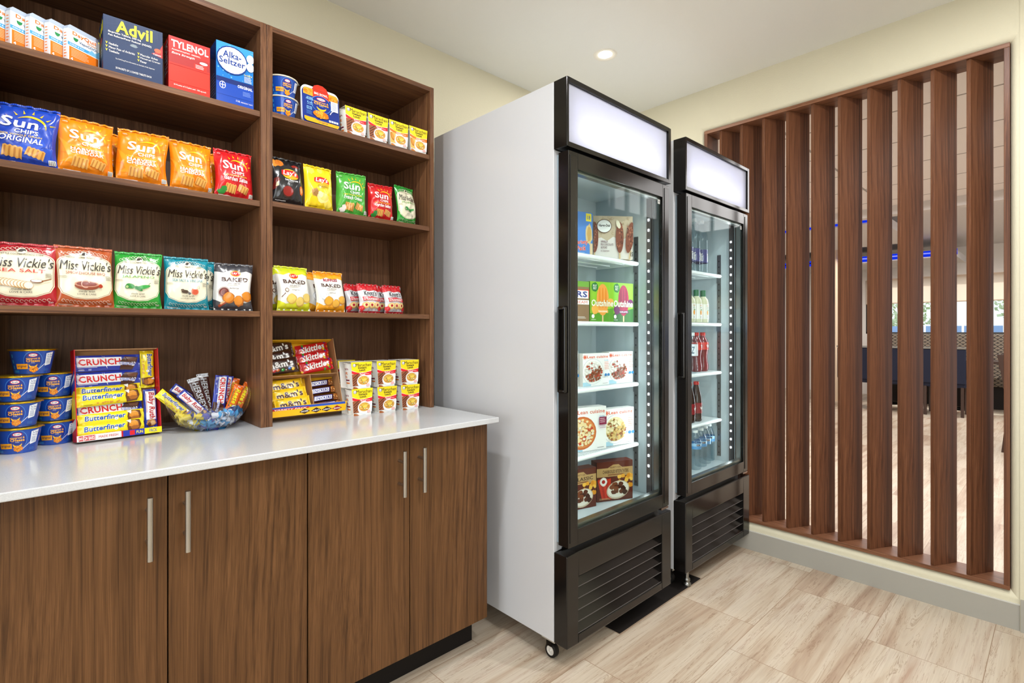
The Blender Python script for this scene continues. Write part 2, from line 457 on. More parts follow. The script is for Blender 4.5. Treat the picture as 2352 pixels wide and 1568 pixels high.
def pillow(mb, w_, h_, D, base, seed, art=None, nu=24, nv=30, seal='v', wr=.0022, lean=.0, back=.7, waist=.05, pv=.55, z0=0, edge=4, sag=.85, top=None):
    """sealed bag: printed front towards -y, x centred, v = 0 at z0"""
    q = random.Random(seed)
    W = [(q.uniform(.5, 3.2) * q.choice((-1, 1)), q.uniform(.5, 3.0), q.uniform(0, 6.28), q.uniform(.4, 1)) for _ in range(6)]
    pl = [q.uniform(0, 6.28) for _ in range(4)]; tw = q.uniform(-.004, .004) * (1 if seal == 'v' else .3)
    skew = q.uniform(-.02, .02)
    us = [i / nu for i in range(nu + 1)]; vs = [j / nv for j in range(nv + 1)]
    def prof(u, v):
        s_, c_ = (v, u) if seal == 'v' else (u, v)
        t = min(1, max(0, (s_ - .045) / .91))
        if seal == 'v': t = t ** sag
        return math.sin(PI * t) ** pv * max(0, 1 - abs(2 * c_ - 1) ** edge) ** .5
    def F(u, v, side=-1):
        p = prof(u, v); s_, c_ = (v, u) if seal == 'v' else (u, v)
        e = min(s_, 1 - s_)
        cr = 0
        for a, b, ph, am in W: cr += am * (1 - 2 * abs(math.sin(PI * (a * u + b * v) + ph))) 
        pleat = (math.sin(c_ * 34 + pl[0]) + .7 * math.sin(c_ * 55 + pl[1])) * math.exp(-e * 9) * min(1, e * 25)
        y = side * (D * p * (1 if side < 0 else back)) + (-1 if side < 0 else .6) * wr * (cr * .45 * min(1, p * 1.6) + pleat * .9)
        if e < .045: y += .0006 * math.sin(c_ * 40 + pl[2]) + .0012 * math.sin(c_ * 9 + pl[3])
        wf = 1 - waist * math.sin(PI * s_) * (1 if seal == 'v' else .4)
        x = (u - .5) * w_ * (wf if seal == 'v' else 1) + (v - .5) * skew * w_ * (1 if seal == 'v' else 0) + tw * math.sin(v * 5)
        z = z0 + (v if seal == 'v' else .5 + (v - .5) * wf) * h_ - (0.03 * h_ * math.sin(PI * u) * (v - .5) * p if seal == 'v' else 0)
        return Vector((x, y + lean * v * h_ + tw * (u - .5) * 4, z))
    def surf(side):
        P = [[F(u, v, side) for v in vs] for u in us]; N = []
        for i in range(nu + 1):
            r = []
            for j in range(nv + 1):
                du = P[min(i + 1, nu)][j] - P[max(i - 1, 0)][j]; dv = P[i][min(j + 1, nv)] - P[i][max(j - 1, 0)]
                n = du.cross(dv)
                if n.length == 0: n = Vector((0, -1, 0))
                n.normalize()
                if (n.y > 0) == (side < 0) and abs(n.y) > .05: n = -n
                r.append(tuple(n))
            N.append(r)
        return Surf(us, vs, [[tuple(p) for p in r] for r in P], N)
    sf = surf(-1); sf.tri = True; mb.grid(sf.P, sf.N, base, tri=True)
    sb = surf(1); mb.grid(sb.P, sb.N, base, flip=True)
    if art: sf.put(mb, art, .0004, .00008)
    return sf
def carton(mb, w_, h_, d_, base, front=None, left=None, right=None, top=None):
    """upright box, x centred, front face at y = 0, depth towards +y"""
    mb.box(-w_ / 2, w_ / 2, 0, d_, 0, h_, base)
    if front: flat((-w_ / 2, 0, 0), (w_, 0, 0), (0, 0, h_)).put(mb, front, .0001)
    if left: flat((-w_ / 2, d_, 0), (0, -d_, 0), (0, 0, h_)).put(mb, left, .0001)
    if right: flat((w_ / 2, 0, 0), (0, d_, 0), (0, 0, h_)).put(mb, right, .0001)
    if top: flat((-w_ / 2, 0, h_), (w_, 0, 0), (0, d_, 0)).put(mb, top, .0001)
# ================================================================== THE SETTING
def sbox(name, *bx, mat, bevel=0, label=None):
    mb = MB()
    for b in bx: mb.box(*b, mat)
    return struct(mb.build(name, bevel=bevel), label)
sbox('floor', (-4.5, 16, -4.5, 5.5, -.1, 0), mat=FLOOR)
sbox('ceiling', (-4.5, 2.98, -3.7, 2.3, 2.573, 2.67), mat=CEIL)
sbox('wall_left', (-4.5, 3.0, 2.127, 2.25, 0, 2.6), mat=WALL)
sbox('wall_back', (-4.5, 3.0, -3.75, -3.6, 0, 2.6), mat=WALL)
sbox('wall_far_left', (-4.6, -4.5, -3.75, 2.25, 0, 2.6), mat=WALL)
# screen wall with its bullnosed opening: y .147 - 1.421, z .148 - 2.33
def opening_wall():
    mb = MB(); x0, x1 = 2.857, 2.985; R = .03
    oy0, oy1, oz0, oz1 = .147, 1.421, .148, 2.330
    ya, yb, zt = .119, 2.13, 2.6
    def ring(k):   # k = 0 at opening, n at front plane
        t = k / 6 * PI / 2; s = R * (1 - math.sin(t)) ; d = R * (1 - math.cos(t))
        return x0 + s, R * math.sin(t) * 0 + d
    rs = []
    for k in range(7):
        t = k / 6 * PI / 2
        x = x0 + R * (1 - math.sin(t)); d = R * (1 - math.cos(t)) - .0
        rs.append((x, d))
    def rect(x, d, bottom=1): 
        return [(x, oy0 - min(d, .028), oz0 - d), (x, oy1 + d, oz0 - d), (x, oy1 + d, oz1 + d), (x, oy0 - min(d, .028), oz1 + d)]
    rings = [rect(x, d) for x, d in rs]; rings.insert(0, rect(x1, 0))
    nrm = []
    for k in range(-1, 7):
        t = max(k, 0) / 6 * PI / 2; nrm.append((math.sin(t), math.cos(t)))
    dirs = [Vector((0, 0, 1)), Vector((0, -1, 0)), Vector((0, 0, -1)), Vector((0, 1, 0))]
    for k in range(len(rings) - 1):
        for e in range(4):
            a, b = rings[k][e], rings[k][(e + 1) % 4]; c, d = rings[k + 1][(e + 1) % 4], rings[k + 1][e]
            n0 = tuple(Vector((-nrm[k][0], 0, 0)) + dirs[e] * nrm[k][1]); n1 = tuple(Vector((-nrm[k + 1][0], 0, 0)) + dirs[e] * nrm[k + 1][1])
            mb.face([a, b, c, d], WALL, [n0, n0, n1, n1])
    L = rings[-1]; ly0, ly1, lz0, lz1 = L[0][1], L[1][1], L[0][2], L[2][2]
    def fr(y0, y1, z0, z1): mb.face([(x0, y0, z0), (x0, y0, z1), (x0, y1, z1), (x0, y1, z0)], WALL)
    fr(ya, yb, 0, lz0); fr(ya, yb, lz1, zt); fr(ly1, yb, lz0, lz1)
    if ly0 > ya: fr(ya, ly0, lz0, lz1)
    def bk(y0, y1, z0, z1): mb.face([(x1, y0, z0), (x1, y1, z0), (x1, y1, z1), (x1, y0, z1)], WALL)
    bk(ya, yb, 0, oz0); bk(ya, yb, oz1, zt); bk(oy1, yb, oz0, oz1); bk(ya, oy0, oz0, oz1)
    return struct(mb.build('wall_right'), 'cream textured wall around the slatted opening')
opening_wall()
sbox('wall_pier', (2.853, 3.0, -3.6, .119, 0, 2.6), mat=WALL)
BASE = M('#a19d93', 'matte')
mb = MB(); mb.box(2.8515, 2.857, .119, 2.12, 0, .1, BASE); mb.box(2.8508, 2.857, .119, 2.12, .1, .1035, M('#c9c7c0', 'matte')); struct(mb.build('baseboard_right'), 'grey baseboard under the slatted screen')
mb = MB(); mb.box(2.843, 2.853, -3.6, .117, 0, .125, BASE); struct(mb.build('baseboard_pier'), 'taller grey baseboard at the wall corner')

# slatted screen: frame and ten turned boards
scr = thing('slatted_screen', 'walnut slatted screen of turned vertical boards set in the cream wall opening', 'screen', (2.857, .784, .148))
def loc(parent, mb, name, bevel=.0012, label=None):
    o = mb.build(name, parent, bevel=bevel)
    if label: o['label'] = label
    return o
ox, oy, oz = 2.857, .784, .148
fy0, fy1 = .1475 - oy, 1.4205 - oy; D0, D1 = -.003, .135
fb = MB(); fb.box(D0, D1, fy0, fy1, .0005, .018, W_SILL); loc(scr, fb, 'sill_board')
fb = MB(); fb.box(D0, D1, fy0, fy1, 2.163, 2.1815, W_SILL); loc(scr, fb, 'head_board')
for a, b in ((fy0, fy0 + .018), (fy1 - .018, fy1)):
    fb = MB(); fb.box(D0, D1, a, b, .018, 2.163, W_SLAT); loc(scr, fb, 'side_board')
sl = MB(); sl.box(0, .135, 0, .016, .018, 2.163, W_SLAT)
slat0 = loc(scr, sl, 'slat')
SY = [.266, .384, .501, .617, .737, .854, .971, 1.090, 1.207, 1.322]
for i, y in enumerate(SY):
    o = slat0 if i == 0 else slat0.copy()
    if i: COL.objects.link(o)
    o.location = (.0045, y - oy, 0); o.rotation_euler = (0, 0, math.radians(-27.5 if i < 9 else -24))

# recessed downlight
dl = thing('recessed_downlight', 'round recessed downlight glowing in the white ceiling above the coolers', 'ceiling light', (2.131, 1.583, 2.573))
r_ = MB(); r_.lathe([(.033, .012), (.036, -.001), (.058, -.004), (.060, 0)][::-1], M('#eeeadf', 'matte'), seg=40); r_.build('trim_ring', dl)
r_ = MB(); r_.lathe([(.034, -.0015), (0, -.0015)], emit('downlight_glow', '#fff6e4', 22), seg=32); r_.build('lens', dl)
area('downlight_beam', (2.131, 1.583, 2.56), (0, 0, 0), .07, .07, 6, (1, .985, .95), 'DISK')
# same fitting added for fill nearer the camera, above the frame
for x, y, p in ((.35, 1.05, 15), (2.0, .1, 18), (.75, -.2, 18)):
    dup(dl, (x, y, 2.573), label='added round recessed downlight in the ceiling on the camera side, outside the view', group='added downlights out of view')
    area('downlight_beam', (x, y, 2.56), (0, 0, 0), .07, .07, p, (.97, .985, 1), 'DISK')

# ================================================================== DINING ROOM beyond the screen
mb = MB(); mb.box(2.99, 6.4, -4, 5, 2.45, 2.5, panel_ceiling()); struct(mb.build('ceiling_dining'), 'ceiling of long white panels beyond the screen')
soff = M('#cfc9c6', 'matte'); white = M('#eee9e6', 'matte')
mb = MB(); mb.box(6.4, 6.52, -4, 5, 2.36, 2.5, soff); mb.box(6.52, 11.6, -4, 5, 2.6, 2.7, soff); struct(mb.build('ceiling_soffit'), 'raised grey ceiling with a white edge beyond the screen')
BLUE = emit('blue_cove_light', '#1231d8', 1.1); BLUED = M('#0f2390', 'gloss')
def cloud(x0, x1, y0, y1, z, lab):
    t = thing('ceiling_cloud', lab, 'ceiling panel', ((x0 + x1) / 2, (y0 + y1) / 2, z))
    a = MB(); hx = (x1 - x0) / 2; hy = (y1 - y0) / 2
    a.box(-hx, hx, -hy, hy, 0, .10, soff); a.build('panel', t)
    a = MB(); a.box(-hx - .03, -hx, -hy - .02, hy, .015, .10, BLUE); o = a.build('edge_light', t); o['label'] = 'glowing blue edge strip'
    a = MB(); a.box(-hx - .045, -hx - .0305, -hy - .02, hy, .05, .07, BLUED); a.build('edge_rail', t)
    for sx in (-.6, .6):
        a = MB(); a.box(sx * hx - .01, sx * hx + .01, -.01, .01, .1, 2.62 - z, white); a.build('hanger', t)
cloud(6.75, 8.6, 1.35, 4.0, 2.36, 'suspended grey ceiling panel with a glowing blue edge, nearer the screen')
cloud(10.05, 11.2, 1.1, 4.3, 2.30, 'suspended grey ceiling panel with a glowing blue edge, farther off by the windows')
# window wall
WX = 11.5
sbox('wall_dining_far', (WX, WX + .12, -4, 5, 0, 1.13), (WX, WX + .12, -4, 5, 2.12, 2.7), (WX, WX + .12, 2.55, 5, 1.13, 2.12), mat=WHITEWALL)
sbox('column_dining', (9.9, 10.25, 2.62, 2.92, 0, 2.6), mat=PEACH)
sbox('wall_dining_side', (3.0, 11.6, 5, 5.1, 0, 2.7), mat=WHITEWALL)
FR = M('#3a3430', 'plastic')
shade = bpy.data.materials.new('roller_shade_fabric'); shade.use_nodes = True; nt = shade.node_tree; nt.nodes.clear()
o_ = nd(nt, 'ShaderNodeOutputMaterial'); tl = nd(nt, 'ShaderNodeBsdfTranslucent'); df = nd(nt, 'ShaderNodeBsdfDiffuse'); mx = nd(nt, 'ShaderNodeMixShader')
tl.inputs[0].default_value = rgb('#fff3e8'); df.inputs[0].default_value = rgb('#f8eadc'); mx.inputs[0].default_value = .2
nt.links.new(tl.outputs[0], mx.inputs[1]); nt.links.new(df.outputs[0], mx.inputs[2]); nt.links.new(mx.outputs[0], o_.inputs[0])
ys = [-3.8, -2.45, -1.1, .26, 1.4, 2.55]
for i in range(5):
    a, b = ys[i], ys[i + 1]
    t = thing('window', 'bright window', 'window', (WX + .06, (a + b) / 2, 1.13)); t.name = 'window_%d' % (i + 1)
    del t['category']; t['kind'] = 'structure'; t['label'] = 'bright dining room window with a half lowered shade'
    hw = (b - a) / 2; q = MB()
    q.box(-.04, .04, -hw, -hw + .035, 0, .99, FR); q.box(-.04, .04, hw - .035, hw, 0, .99, FR); q.box(-.04, .04, -hw, hw, 0, .03, FR); q.box(-.04, .04, -hw, hw, .96, .99, FR)
    q.build('window_frame', t)
    q = MB(); q.box(-.004, .004, -hw + .035, hw - .035, .03, .96, GLASS); q.build('pane', t)
    q = MB(); q.box(-.075, -.072, -hw + .01, hw - .01, .56, 1.0, shade); q.box(-.08, -.066, -hw + .01, hw - .01, .545, .56, M('#d8bfa6', 'matte')); q.build('roller_shade', t)
# outside
sbox('ground_outside', (16, 40, -20, 20, -.12, -.02), mat=M('#b9b5aa', 'matte'))
fe = thing('blue_fence', 'blue slatted fence seen through the dining room windows', 'fence', (17, 0, -.02))
q = MB()
for k in range(64): q.box(-.02, .02, -8 + k * .25, -8 + k * .25 + .2, .05, 1.33, M('#8fb0e6', 'matte'))
q.build('pickets', fe)
q = MB(); q.box(.02, .05, -8, 8, .3, .38, M('#7d9fdc', 'matte')); q.box(.02, .05, -8, 8, 1.0, 1.08, M('#7d9fdc', 'matte')); q.box(.02, .1, -7, -6.9, 0, 1.3, M('#7d9fdc', 'matte')); q.box(.02, .1, 6, 6.1, 0, 1.3, M('#7d9fdc', 'matte')); q.build('fence_rail', fe)
def tree(x, y, lab, seed):
    t = thing('tree', lab, 'tree', (x, y, -.02)); q = random.Random(seed)
    m = MB(); m.lathe([(.16, 0), (.1, 1.2), (.06, 2.2)], M('#6b5a48', 'matte'), seg=10); m.build('trunk', t)
    m = MB(); g1, g2 = M('#b4c496', 'matte'), M('#cbd6b4', 'matte')
    for k in range(1300):
        a = q.uniform(0, 6.28); r = 1.1 * q.random() ** .5; z = q.uniform(1.05, 2.9); r *= math.sin(PI * (z - .9) / 2.2)
        c = Vector((r * math.cos(a), r * math.sin(a), z)); s_ = q.uniform(.035, .075); u = Vector((q.uniform(-1, 1), q.uniform(-1, 1), q.uniform(-1, 1))).normalized(); v = u.orthogonal().normalized() * s_
        u = u * s_; m.face([tuple(c - u), tuple(c + v), tuple(c + u), tuple(c - v)], g1 if q.random() < .5 else g2)
    m.build('foliage', t)
tree(19.5, .3, 'pale green leafy tree behind the blue fence at the right window', 4)
tree(20.5, 3.6, 'pale green leafy tree behind the blue fence nearer the peach column', 9)

# booth with honeycomb fabric
def honeycomb():
    m, nt, b = nmat('honeycomb_fabric'); tc = nd(nt, 'ShaderNodeTexCoord').outputs['Object']
    sp = nd(nt, 'ShaderNodeSeparateXYZ'); nt.links.new(tc, sp.inputs[0])
    Y = mth(nt, 'DIVIDE', sp.outputs[1], .075); Z = mth(nt, 'DIVIDE', sp.outputs[2], .028)
    row = mth(nt, 'FLOOR', Z); fz = mth(nt, 'FRACT', Z); fy = mth(nt, 'FRACT', mth(nt, 'ADD', Y, mth(nt, 'MULTIPLY', row, .5)))
    dy = mth(nt, 'ABSOLUTE', mth(nt, 'SUBTRACT', fy, .5)); dz = mth(nt, 'ABSOLUTE', mth(nt, 'SUBTRACT', fz, .5))
    hx = mth(nt, 'ADD', mth(nt, 'MULTIPLY', dy, 1.1), mth(nt, 'MULTIPLY', dz, .8))
    c = ramp(nt, hx, [(0, '#8c7a66'), (.28, '#7a6a58'), (.40, '#c6b8a4'), (.5, '#2e2722'), (.62, '#463b33')])
    nt.links.new(c, b.inputs['Base Color']); b.inputs['Roughness'].default_value = .85; return m
HONEY = honeycomb()
bt = thing('booth_bench', 'long booth bench with honeycomb patterned back under the windows', 'bench', (11.1, .75, 0))
q = MB(); q.box(.0, .22, -2.6, 1.5, .42, 1.13, HONEY); loc(bt, q, 'backrest', .02)
q = MB(); q.box(-.5, 0, -2.6, 1.5, .34, .47, HONEY); loc(bt, q, 'seat', .02)
q = MB(); q.box(-.44, .2, -2.58, 1.48, 0, .34, M('#2a2320', 'matte')); loc(bt, q, 'plinth', .004)
be = thing('booth_end', 'honeycomb patterned booth end panel by the right edge of the screen opening', 'bench', (9.6, .42, 0))
q = MB(); q.box(0, .9, -.5, 0, .08, 1.13, HONEY); loc(be, q, 'panel', .03)
q = MB(); q.box(.04, .86, -.46, -.04, 0, .08, M('#2a2320', 'matte')); loc(be, q, 'plinth', .003)
NAVY = M('#1b1f33', 'matte'); DW = M('#3a241a', 'plastic')
def din_chair(name, labs, seatm):
    t = thing(name, labs[0], 'chair', (9.28, 1.15, 0))
    q = MB(); q.box(-.03, .05, -.24, .24, .45, .93, seatm); loc(t, q, 'backrest', .015)
    q = MB(); q.box(.0, .46, -.24, .24, .40, .48, seatm); loc(t, q, 'seat', .015)
    for x, y in ((0, -.22), (0, .18), (.42, -.22), (.42, .18)):
        q = MB(); q.box(x, x + .035, y, y + .035, 0, .41, DW); loc(t, q, 'leg', .003)
    q = MB(); q.box(-.035, .055, -.245, .245, .93, .955, M('#8d8982', 'metal')); o = loc(t, q, 'top_rail', .004); o['label'] = 'grey metal top rail'
    return t
ch = din_chair('dining_chair', ['navy upholstered dining chair, rightmost of the three with backs to the screen'], NAVY)
dup(ch, (9.28, 1.67, 0), label='navy upholstered dining chair in the middle of the three with backs to the screen')
dup(ch, (9.28, 2.19, 0), label='navy upholstered dining chair, leftmost of the three with backs to the screen')
tb = thing('dining_table', 'dark dining table between the navy chairs and the booth', 'table', (10.3, 1.5, 0))
q = MB(); q.box(-.3, .25, -.9, .9, .71, .75, DW); loc(tb, q, 'tabletop', .004)
for y in (-.5, .5):
    q = MB(); q.lathe([(0, .71), (.03, .71), (.03, .03), (.2, .015), (.2, 0)][::-1], M('#1c1a19', 'metal'), (0, y, 0), 20); q.build('pedestal', tb)
# dark wooden chair at the right edge of the view through the screen
wc = thing('wooden_chair', 'dark brown wooden chair at the right edge behind the screen', 'chair', (7.15, .42, 0), (0, 0, math.radians(-90)))
for s_ in (-.2, .2):
    q = MB(); q.prism([(0, 0), (.045, 0), (.10, .46), (.02, .95), (-.03, .95), (.045, .46)], s_ - .02, s_ + .02, DW); q.build('rear_leg', wc)
    q = MB(); q.box(.42, .46, s_ - .02, s_ + .02, 0, .44, DW); q.build('front_leg', wc)
q = MB(); q.box(.03, .47, -.22, .22, .44, .48, DW); loc(wc, q, 'seat', .01)
q = MB(); q.box(-.02, .015, -.19, .19, .80, .93, DW); q.box(.01, .04, -.19, .19, .62, .70, DW); loc(wc, q, 'back_rail', .004)

# ================================================================== BASE CABINETS AND WORKTOP
STEEL = M('#b9b6b0', 'metal')
def base_cabinet(x0, lab):
    W = .6675; t = thing('base_cabinet', lab, 'cabinet', (x0, 1.4654, 0))
    q = MB(); q.box(.001, W - .001, .020, .60, .118, .8455, W_DOOR); loc(t, q, 'carcass', .001)
    q = MB(); q.box(.004, W - .006, .085, .55, 0, .118, M('#120d0b', 'matte')); q.build('toe_kick', t)
    for k in (0, 1):
        a = .0015 + k * W / 2; b = a + W / 2 - .003
        q = MB(); q.box(a, b, 0, .0185, .1195, .836, W_DOOR); d = loc(t, q, 'door', .001)
        hx = W / 2 + (-.0405 if k == 0 else .0345)
        h = MB(); h.tube([(hx, -.036, .654), (hx, -.036, .799)], .0062, STEEL, 16)
        for z in (.690, .763): h.tube([(hx, -.036, z), (hx, 0, z)], .0045, STEEL, 12)
        h.build('bar_handle', d)['label'] = 'brushed steel bar handle'
    return t
c0 = base_cabinet(-.085, 'two-door walnut base cabinet under the left half of the worktop')
dup(c0, (.5835, 1.4654, 0), label='two-door walnut base cabinet beside the white cooler')
wt = MB(); wt.box(-.10, 1.262, 1.4125, 2.126, .8465, .8655, QUARTZ)
tag(wt.build('countertop', bevel=.0025), 'glossy white quartz worktop running across both walnut base cabinets', 'countertop')
CT = .8655
# ================================================================== BOOKCASES
YB = 1.782; YW = 2.122
def bookcase(x0, lab, shelves):
    W = .656; t = thing('open_bookcase', lab, 'shelf unit', (x0, YB, CT)); T = .018; H = 2.182 - CT; d = YW - YB
    for a in (.0005, W - T - .0005):
        q = MB(); q.box(a, a + T, 0, d, 0.0002, H, W_PANEL); loc(t, q, 'side_panel', .0008)
    q = MB(); q.box(T, W - T, .001, d, H - T, H, W_SHELF); loc(t, q, 'top_panel', .0008)
    q = MB(); q.box(T, W - T, d - .012, d, 0.0002, H - T, W_BACK); loc(t, q, 'back_panel', 0)
    for z in shelves:
        q = MB(); q.box(T + .001, W - T - .001, .004, d - .013, z - T - CT, z - CT, W_SHELF); loc(t, q, 'shelf', .0008)
    return t
SL = (1.893, 1.602, 1.244); SR = (1.903, 1.609, 1.248)
bookcase(-.081, 'left walnut bookcase on the worktop, filled with medicine boxes and large chip bags', SL)
bookcase(.575, 'right walnut bookcase on the worktop, next to the tall white cooler', SR)
# ================================================================== GLASS DOOR COOLERS
LINER = M('#b9c5c9', 'plastic'); SHELLW = M('#cccdd0', 'plastic'); WIRE = M('#eef3f4', 'plastic'); DGREY = M('#7d7f7f', 'metal'); CHAN = M('#3b3a3b', 'plastic')
LED = emit('cooler_led', '#eef4ff', 26); BACKLIT = M('#f4f5fb', 'matte')
diff = bpy.data.materials.new('sign_diffuser'); diff.use_nodes = True; nt = diff.node_tree; nt.nodes.clear()
o_ = nd(nt, 'ShaderNodeOutputMaterial'); tl = nd(nt, 'ShaderNodeBsdfTranslucent'); df = nd(nt, 'ShaderNodeBsdfDiffuse'); mx = nd(nt, 'ShaderNodeMixShader'); gl = nd(nt, 'ShaderNodeBsdfGlossy'); m2 = nd(nt, 'ShaderNodeMixShader')
tl.inputs[0].default_value = rgb('#f2f3fb'); df.inputs[0].default_value = rgb('#dcdde6'); mx.inputs[0].default_value = .4; gl.inputs['Roughness'].default_value = .25; m2.inputs[0].default_value = .04
nt.links.new(tl.outputs[0], mx.inputs[1]); nt.links.new(df.outputs[0], mx.inputs[2]); nt.links.new(mx.outputs[0], m2.inputs[1]); nt.links.new(gl.outputs[0], m2.inputs[2]); nt.links.new(m2.outputs[0], o_.inputs[0])

def ringx(mb, x0, x1, z0, z1, X0, X1, Z0, Z1, y0, y1, m):
    """rectangular frame: outer X0..X1, Z0..Z1 around opening x0..x1, z0..z1"""
    mb.box(X0, x0, y0, y1, Z0, Z1, m); mb.box(x1, X1, y0, y1, Z0, Z1, m); mb.box(x0, x1, y0, y1, Z0, z0, m); mb.box(x0, x1, y0, y1, z1, Z1, m)
CY = 1.164; CW = .686
def cooler(x0, lab, sh, ledside=True):
    t = thing('glass_door_cooler', lab, 'cooler', (x0, CY, 0)); W = CW; F = .061; B = .791
    q = MB()   # white shell
    q.box(0, .043, F, B, .088, 2.054, SHELLW); q.box(W - .043, W, F, B, .088, 2.054, SHELLW)
    q.box(.043, W - .043, .375, B, .088, 2.054, SHELLW); q.box(.043, W - .043, .16, .375, 1.802, 2.054, SHELLW); q.box(.043, W - .043, F, .375, .41, .455, SHELLW)
    q.box(.043, W - .043, F, .16, 1.802, 1.812, SHELLW); q.box(.043, W - .043, F, .375, .088, .10, SHELLW)
    loc(t, q, 'cabinet_shell', .002)
    q = MB()   # liner
    q.box(.0432, .045, F, .3745, .456, 1.8015, LINER); q.box(W - .045, W - .0432, F, .3745, .456, 1.8015, LINER)
    q.box(.045, W - .045, .370, .3745, .456, 1.8015, LINER); q.box(.045, W - .045, F, .370, .456, .464, LINER); q.box(.045, W - .045, F, .370, 1.794, 1.8015, LINER)
    q.box(.20, .48, .362, .3695, 1.60, 1.78, LINER)
    loc(t, q, 'interior_liner', 0)
    # sign box
    q = MB(); ringx(q, .011, W - .020, 1.832, 2.037, 0, W, 1.816, 2.054, 0, .0605, BLACK); ringx(q, .014, W - .023, 1.835, 2.034, .0115, W - .0205, 1.8325, 2.0365, .0135, .018, CHAN)
    s = loc(t, q, 'sign_box', .0015)
    q = MB(); q.box(.0115, W - .0205, .010, .0130, 1.8325, 2.0365, diff); q.build('sign_panel', s)['label'] = 'blank backlit white sign panel'
    q = MB(); ringx(q, .050, W - .050, 1.836, 2.030, .0445, W - .0445, 1.814, 2.050, .0610, .158, BACKLIT); q.box(.0445, W - .0445, .1582, .1595, 1.814, 2.050, BACKLIT); q.build('reflector', s)
    q = MB(); q.tube([(.07, .075, 1.885), (W - .07, .075, 1.885)], .008, BACKLIT, 12); q.build('tube_lamp', s)
    area('sign_tube_light', (x0 + W / 2, CY + .064, 1.890), (math.radians(90), 0, 0), W - .12, .035, .8, (.97, .97, 1))
    # door
    q = MB(); gx0, gx1, gz0, gz1 = .063, W - .062, .486, 1.748
    ringx(q, gx0, gx1, gz0, gz1, .012, W - .012, .430, 1.804, .004, .050, BLACK)
    q.box(.020, gx0 - .012, .0015, .004, .445, 1.790, BLACK); q.box(gx1 + .012, W - .020, .0015, .004, .445, 1.790, BLACK)
    d = loc(t, q, 'door', .004)
    q = MB(); q.box(gx0 + .0002, gx1 - .0002, .012, .016, gz0 + .0002, gz1 - .0002, GLASS); q.build('glass_pane', d)
    q = MB(); ringx(q, gx0 + .010, gx1 - .010, gz0 + .012, gz1 - .010, gx0 + .0003, gx1 - .0003, gz0 + .0003, gz1 - .0003, .0165, .040, M('#8f9593', 'metal')); loc(d, q, 'glass_spacer', 0)
    q = MB(); ringx(q, .045, W - .045, .465, 1.79, .018, W - .018, .436, 1.800, .0502, F - .0002, M('#93a3ad', 'rubber')); loc(d, q, 'gasket', 0)
    q = MB()   # grip on the hinge-free edge
    q.box(-.002, .0118, .008, .014, .967, 1.264, BLACK); q.box(-.002, .0118, .038, .044, .967, 1.264, BLACK); q.box(-.002, .0118, .014, .038, .967, .977, BLACK); q.box(-.002, .0118, .014, .038, 1.254, 1.264, BLACK)
    loc(d, q, 'door_grip', .003)
    q = MB(); q.box(W - .075, W - .022, .0002, .03, .4215, .4295, M('#8f7a6d', 'metal')); loc(d, q, 'hinge_plate', .001)
    q = MB(); q.box(gx1 - .028, gx1 - .012, .0095, .0115, gz1 - .03, gz1 - .012, M('#b9b9b6', 'paper')); flat((gx1 - .027, .0094, gz1 - .026), (.014, 0, 0), (0, 0, .01)).put(q, Art(1.4).rect(.1, .4, .9, .65, '#4a4a4a')); q.build('rating_sticker', d)
    # lower grille
    q = MB(); ringx(q, .062, W - .072, .118, .322, 0, W, .088, .4055, 0, .0605, BLACK); g = loc(t, q, 'lower_grille', .003)
    for k in range(5):
        z = .118 + k * .0408
        m4 = Matrix.Translation((0, .012, z + .004)) @ Matrix.Rotation(math.radians(-52), 4, 'X')
        l = MB(); l.box(.0625, W - .0725, 0, .0015, 0, .055, BLACK, Matrix.Translation((0, .006, z)) @ Matrix.Rotation(math.radians(-38), 4, 'X')); l.box(.0625, W - .0725, -.0012, .0018, -.0012, .0012, M('#4a4441', 'plastic'), Matrix.Translation((0, .006, z)) @ Matrix.Rotation(math.radians(-38), 4, 'X')); l.build('louver', g)  # paler strip paints a highlight along each louver's lower edge
    q = MB(); q.box(.0625, W - .0725, .050, .0595, .118, .322, M('#070606', 'matte')); q.build('grille_backing', g)
    # casters
    for i, (x, y) in enumerate(((.043, .108), (W - .05, .108), (.043, .70), (W - .05, .70))):
        c = MB(); c.box(-.022, .022, -.030, .032, .068, .0875, M('#c9ccca', 'metal')); c.box(-.018, -.0155, -.012, .012, .046, .068, M('#24211f', 'metal')); c.box(.0155, .018, -.012, .012, .046, .068, M('#24211f', 'metal'))
        co = c.build('caster', t, (x, y, 0))
        R = Matrix.Translation((0, 0, .026)) @ Matrix.Rotation(PI / 2, 4, 'Y')
        c = MB(); c.lathe([(.017, -.011), (.024, -.011), (.026, -.007), (.026, .007), (.024, .011), (.017, .011)], M('#15120f', 'rubber'), seg=28, M4=R)
        c.lathe([(.0172, .0105), (.0172, -.0105)], M('#e6e2da', 'plastic'), seg=28, M4=R)
        for s_ in (-1, 1): c.lathe([(.0172, .0095 * s_), (.012, .0095 * s_), (.012, .006 * s_), (.005, .006 * s_), (.005, .013 * s_), (0, .013 * s_)][::s_], M('#e6e2da', 'plastic') if True else None, seg=24, M4=R)
        c.build('wheel', co)
    for x in ((.075,) if x0 > 2 else ()):
        c = MB(); c.lathe([(0, 0), (.017, 0), (.019, .004), (.019, .014), (.013, .017), (.012, .022), (.015, .024), (.015, .034), (.009, .038), (.009, .0879)], M('#8f8f8c', 'metal'), seg=20); c.build('leveling_foot', t, (x, .035, 0))
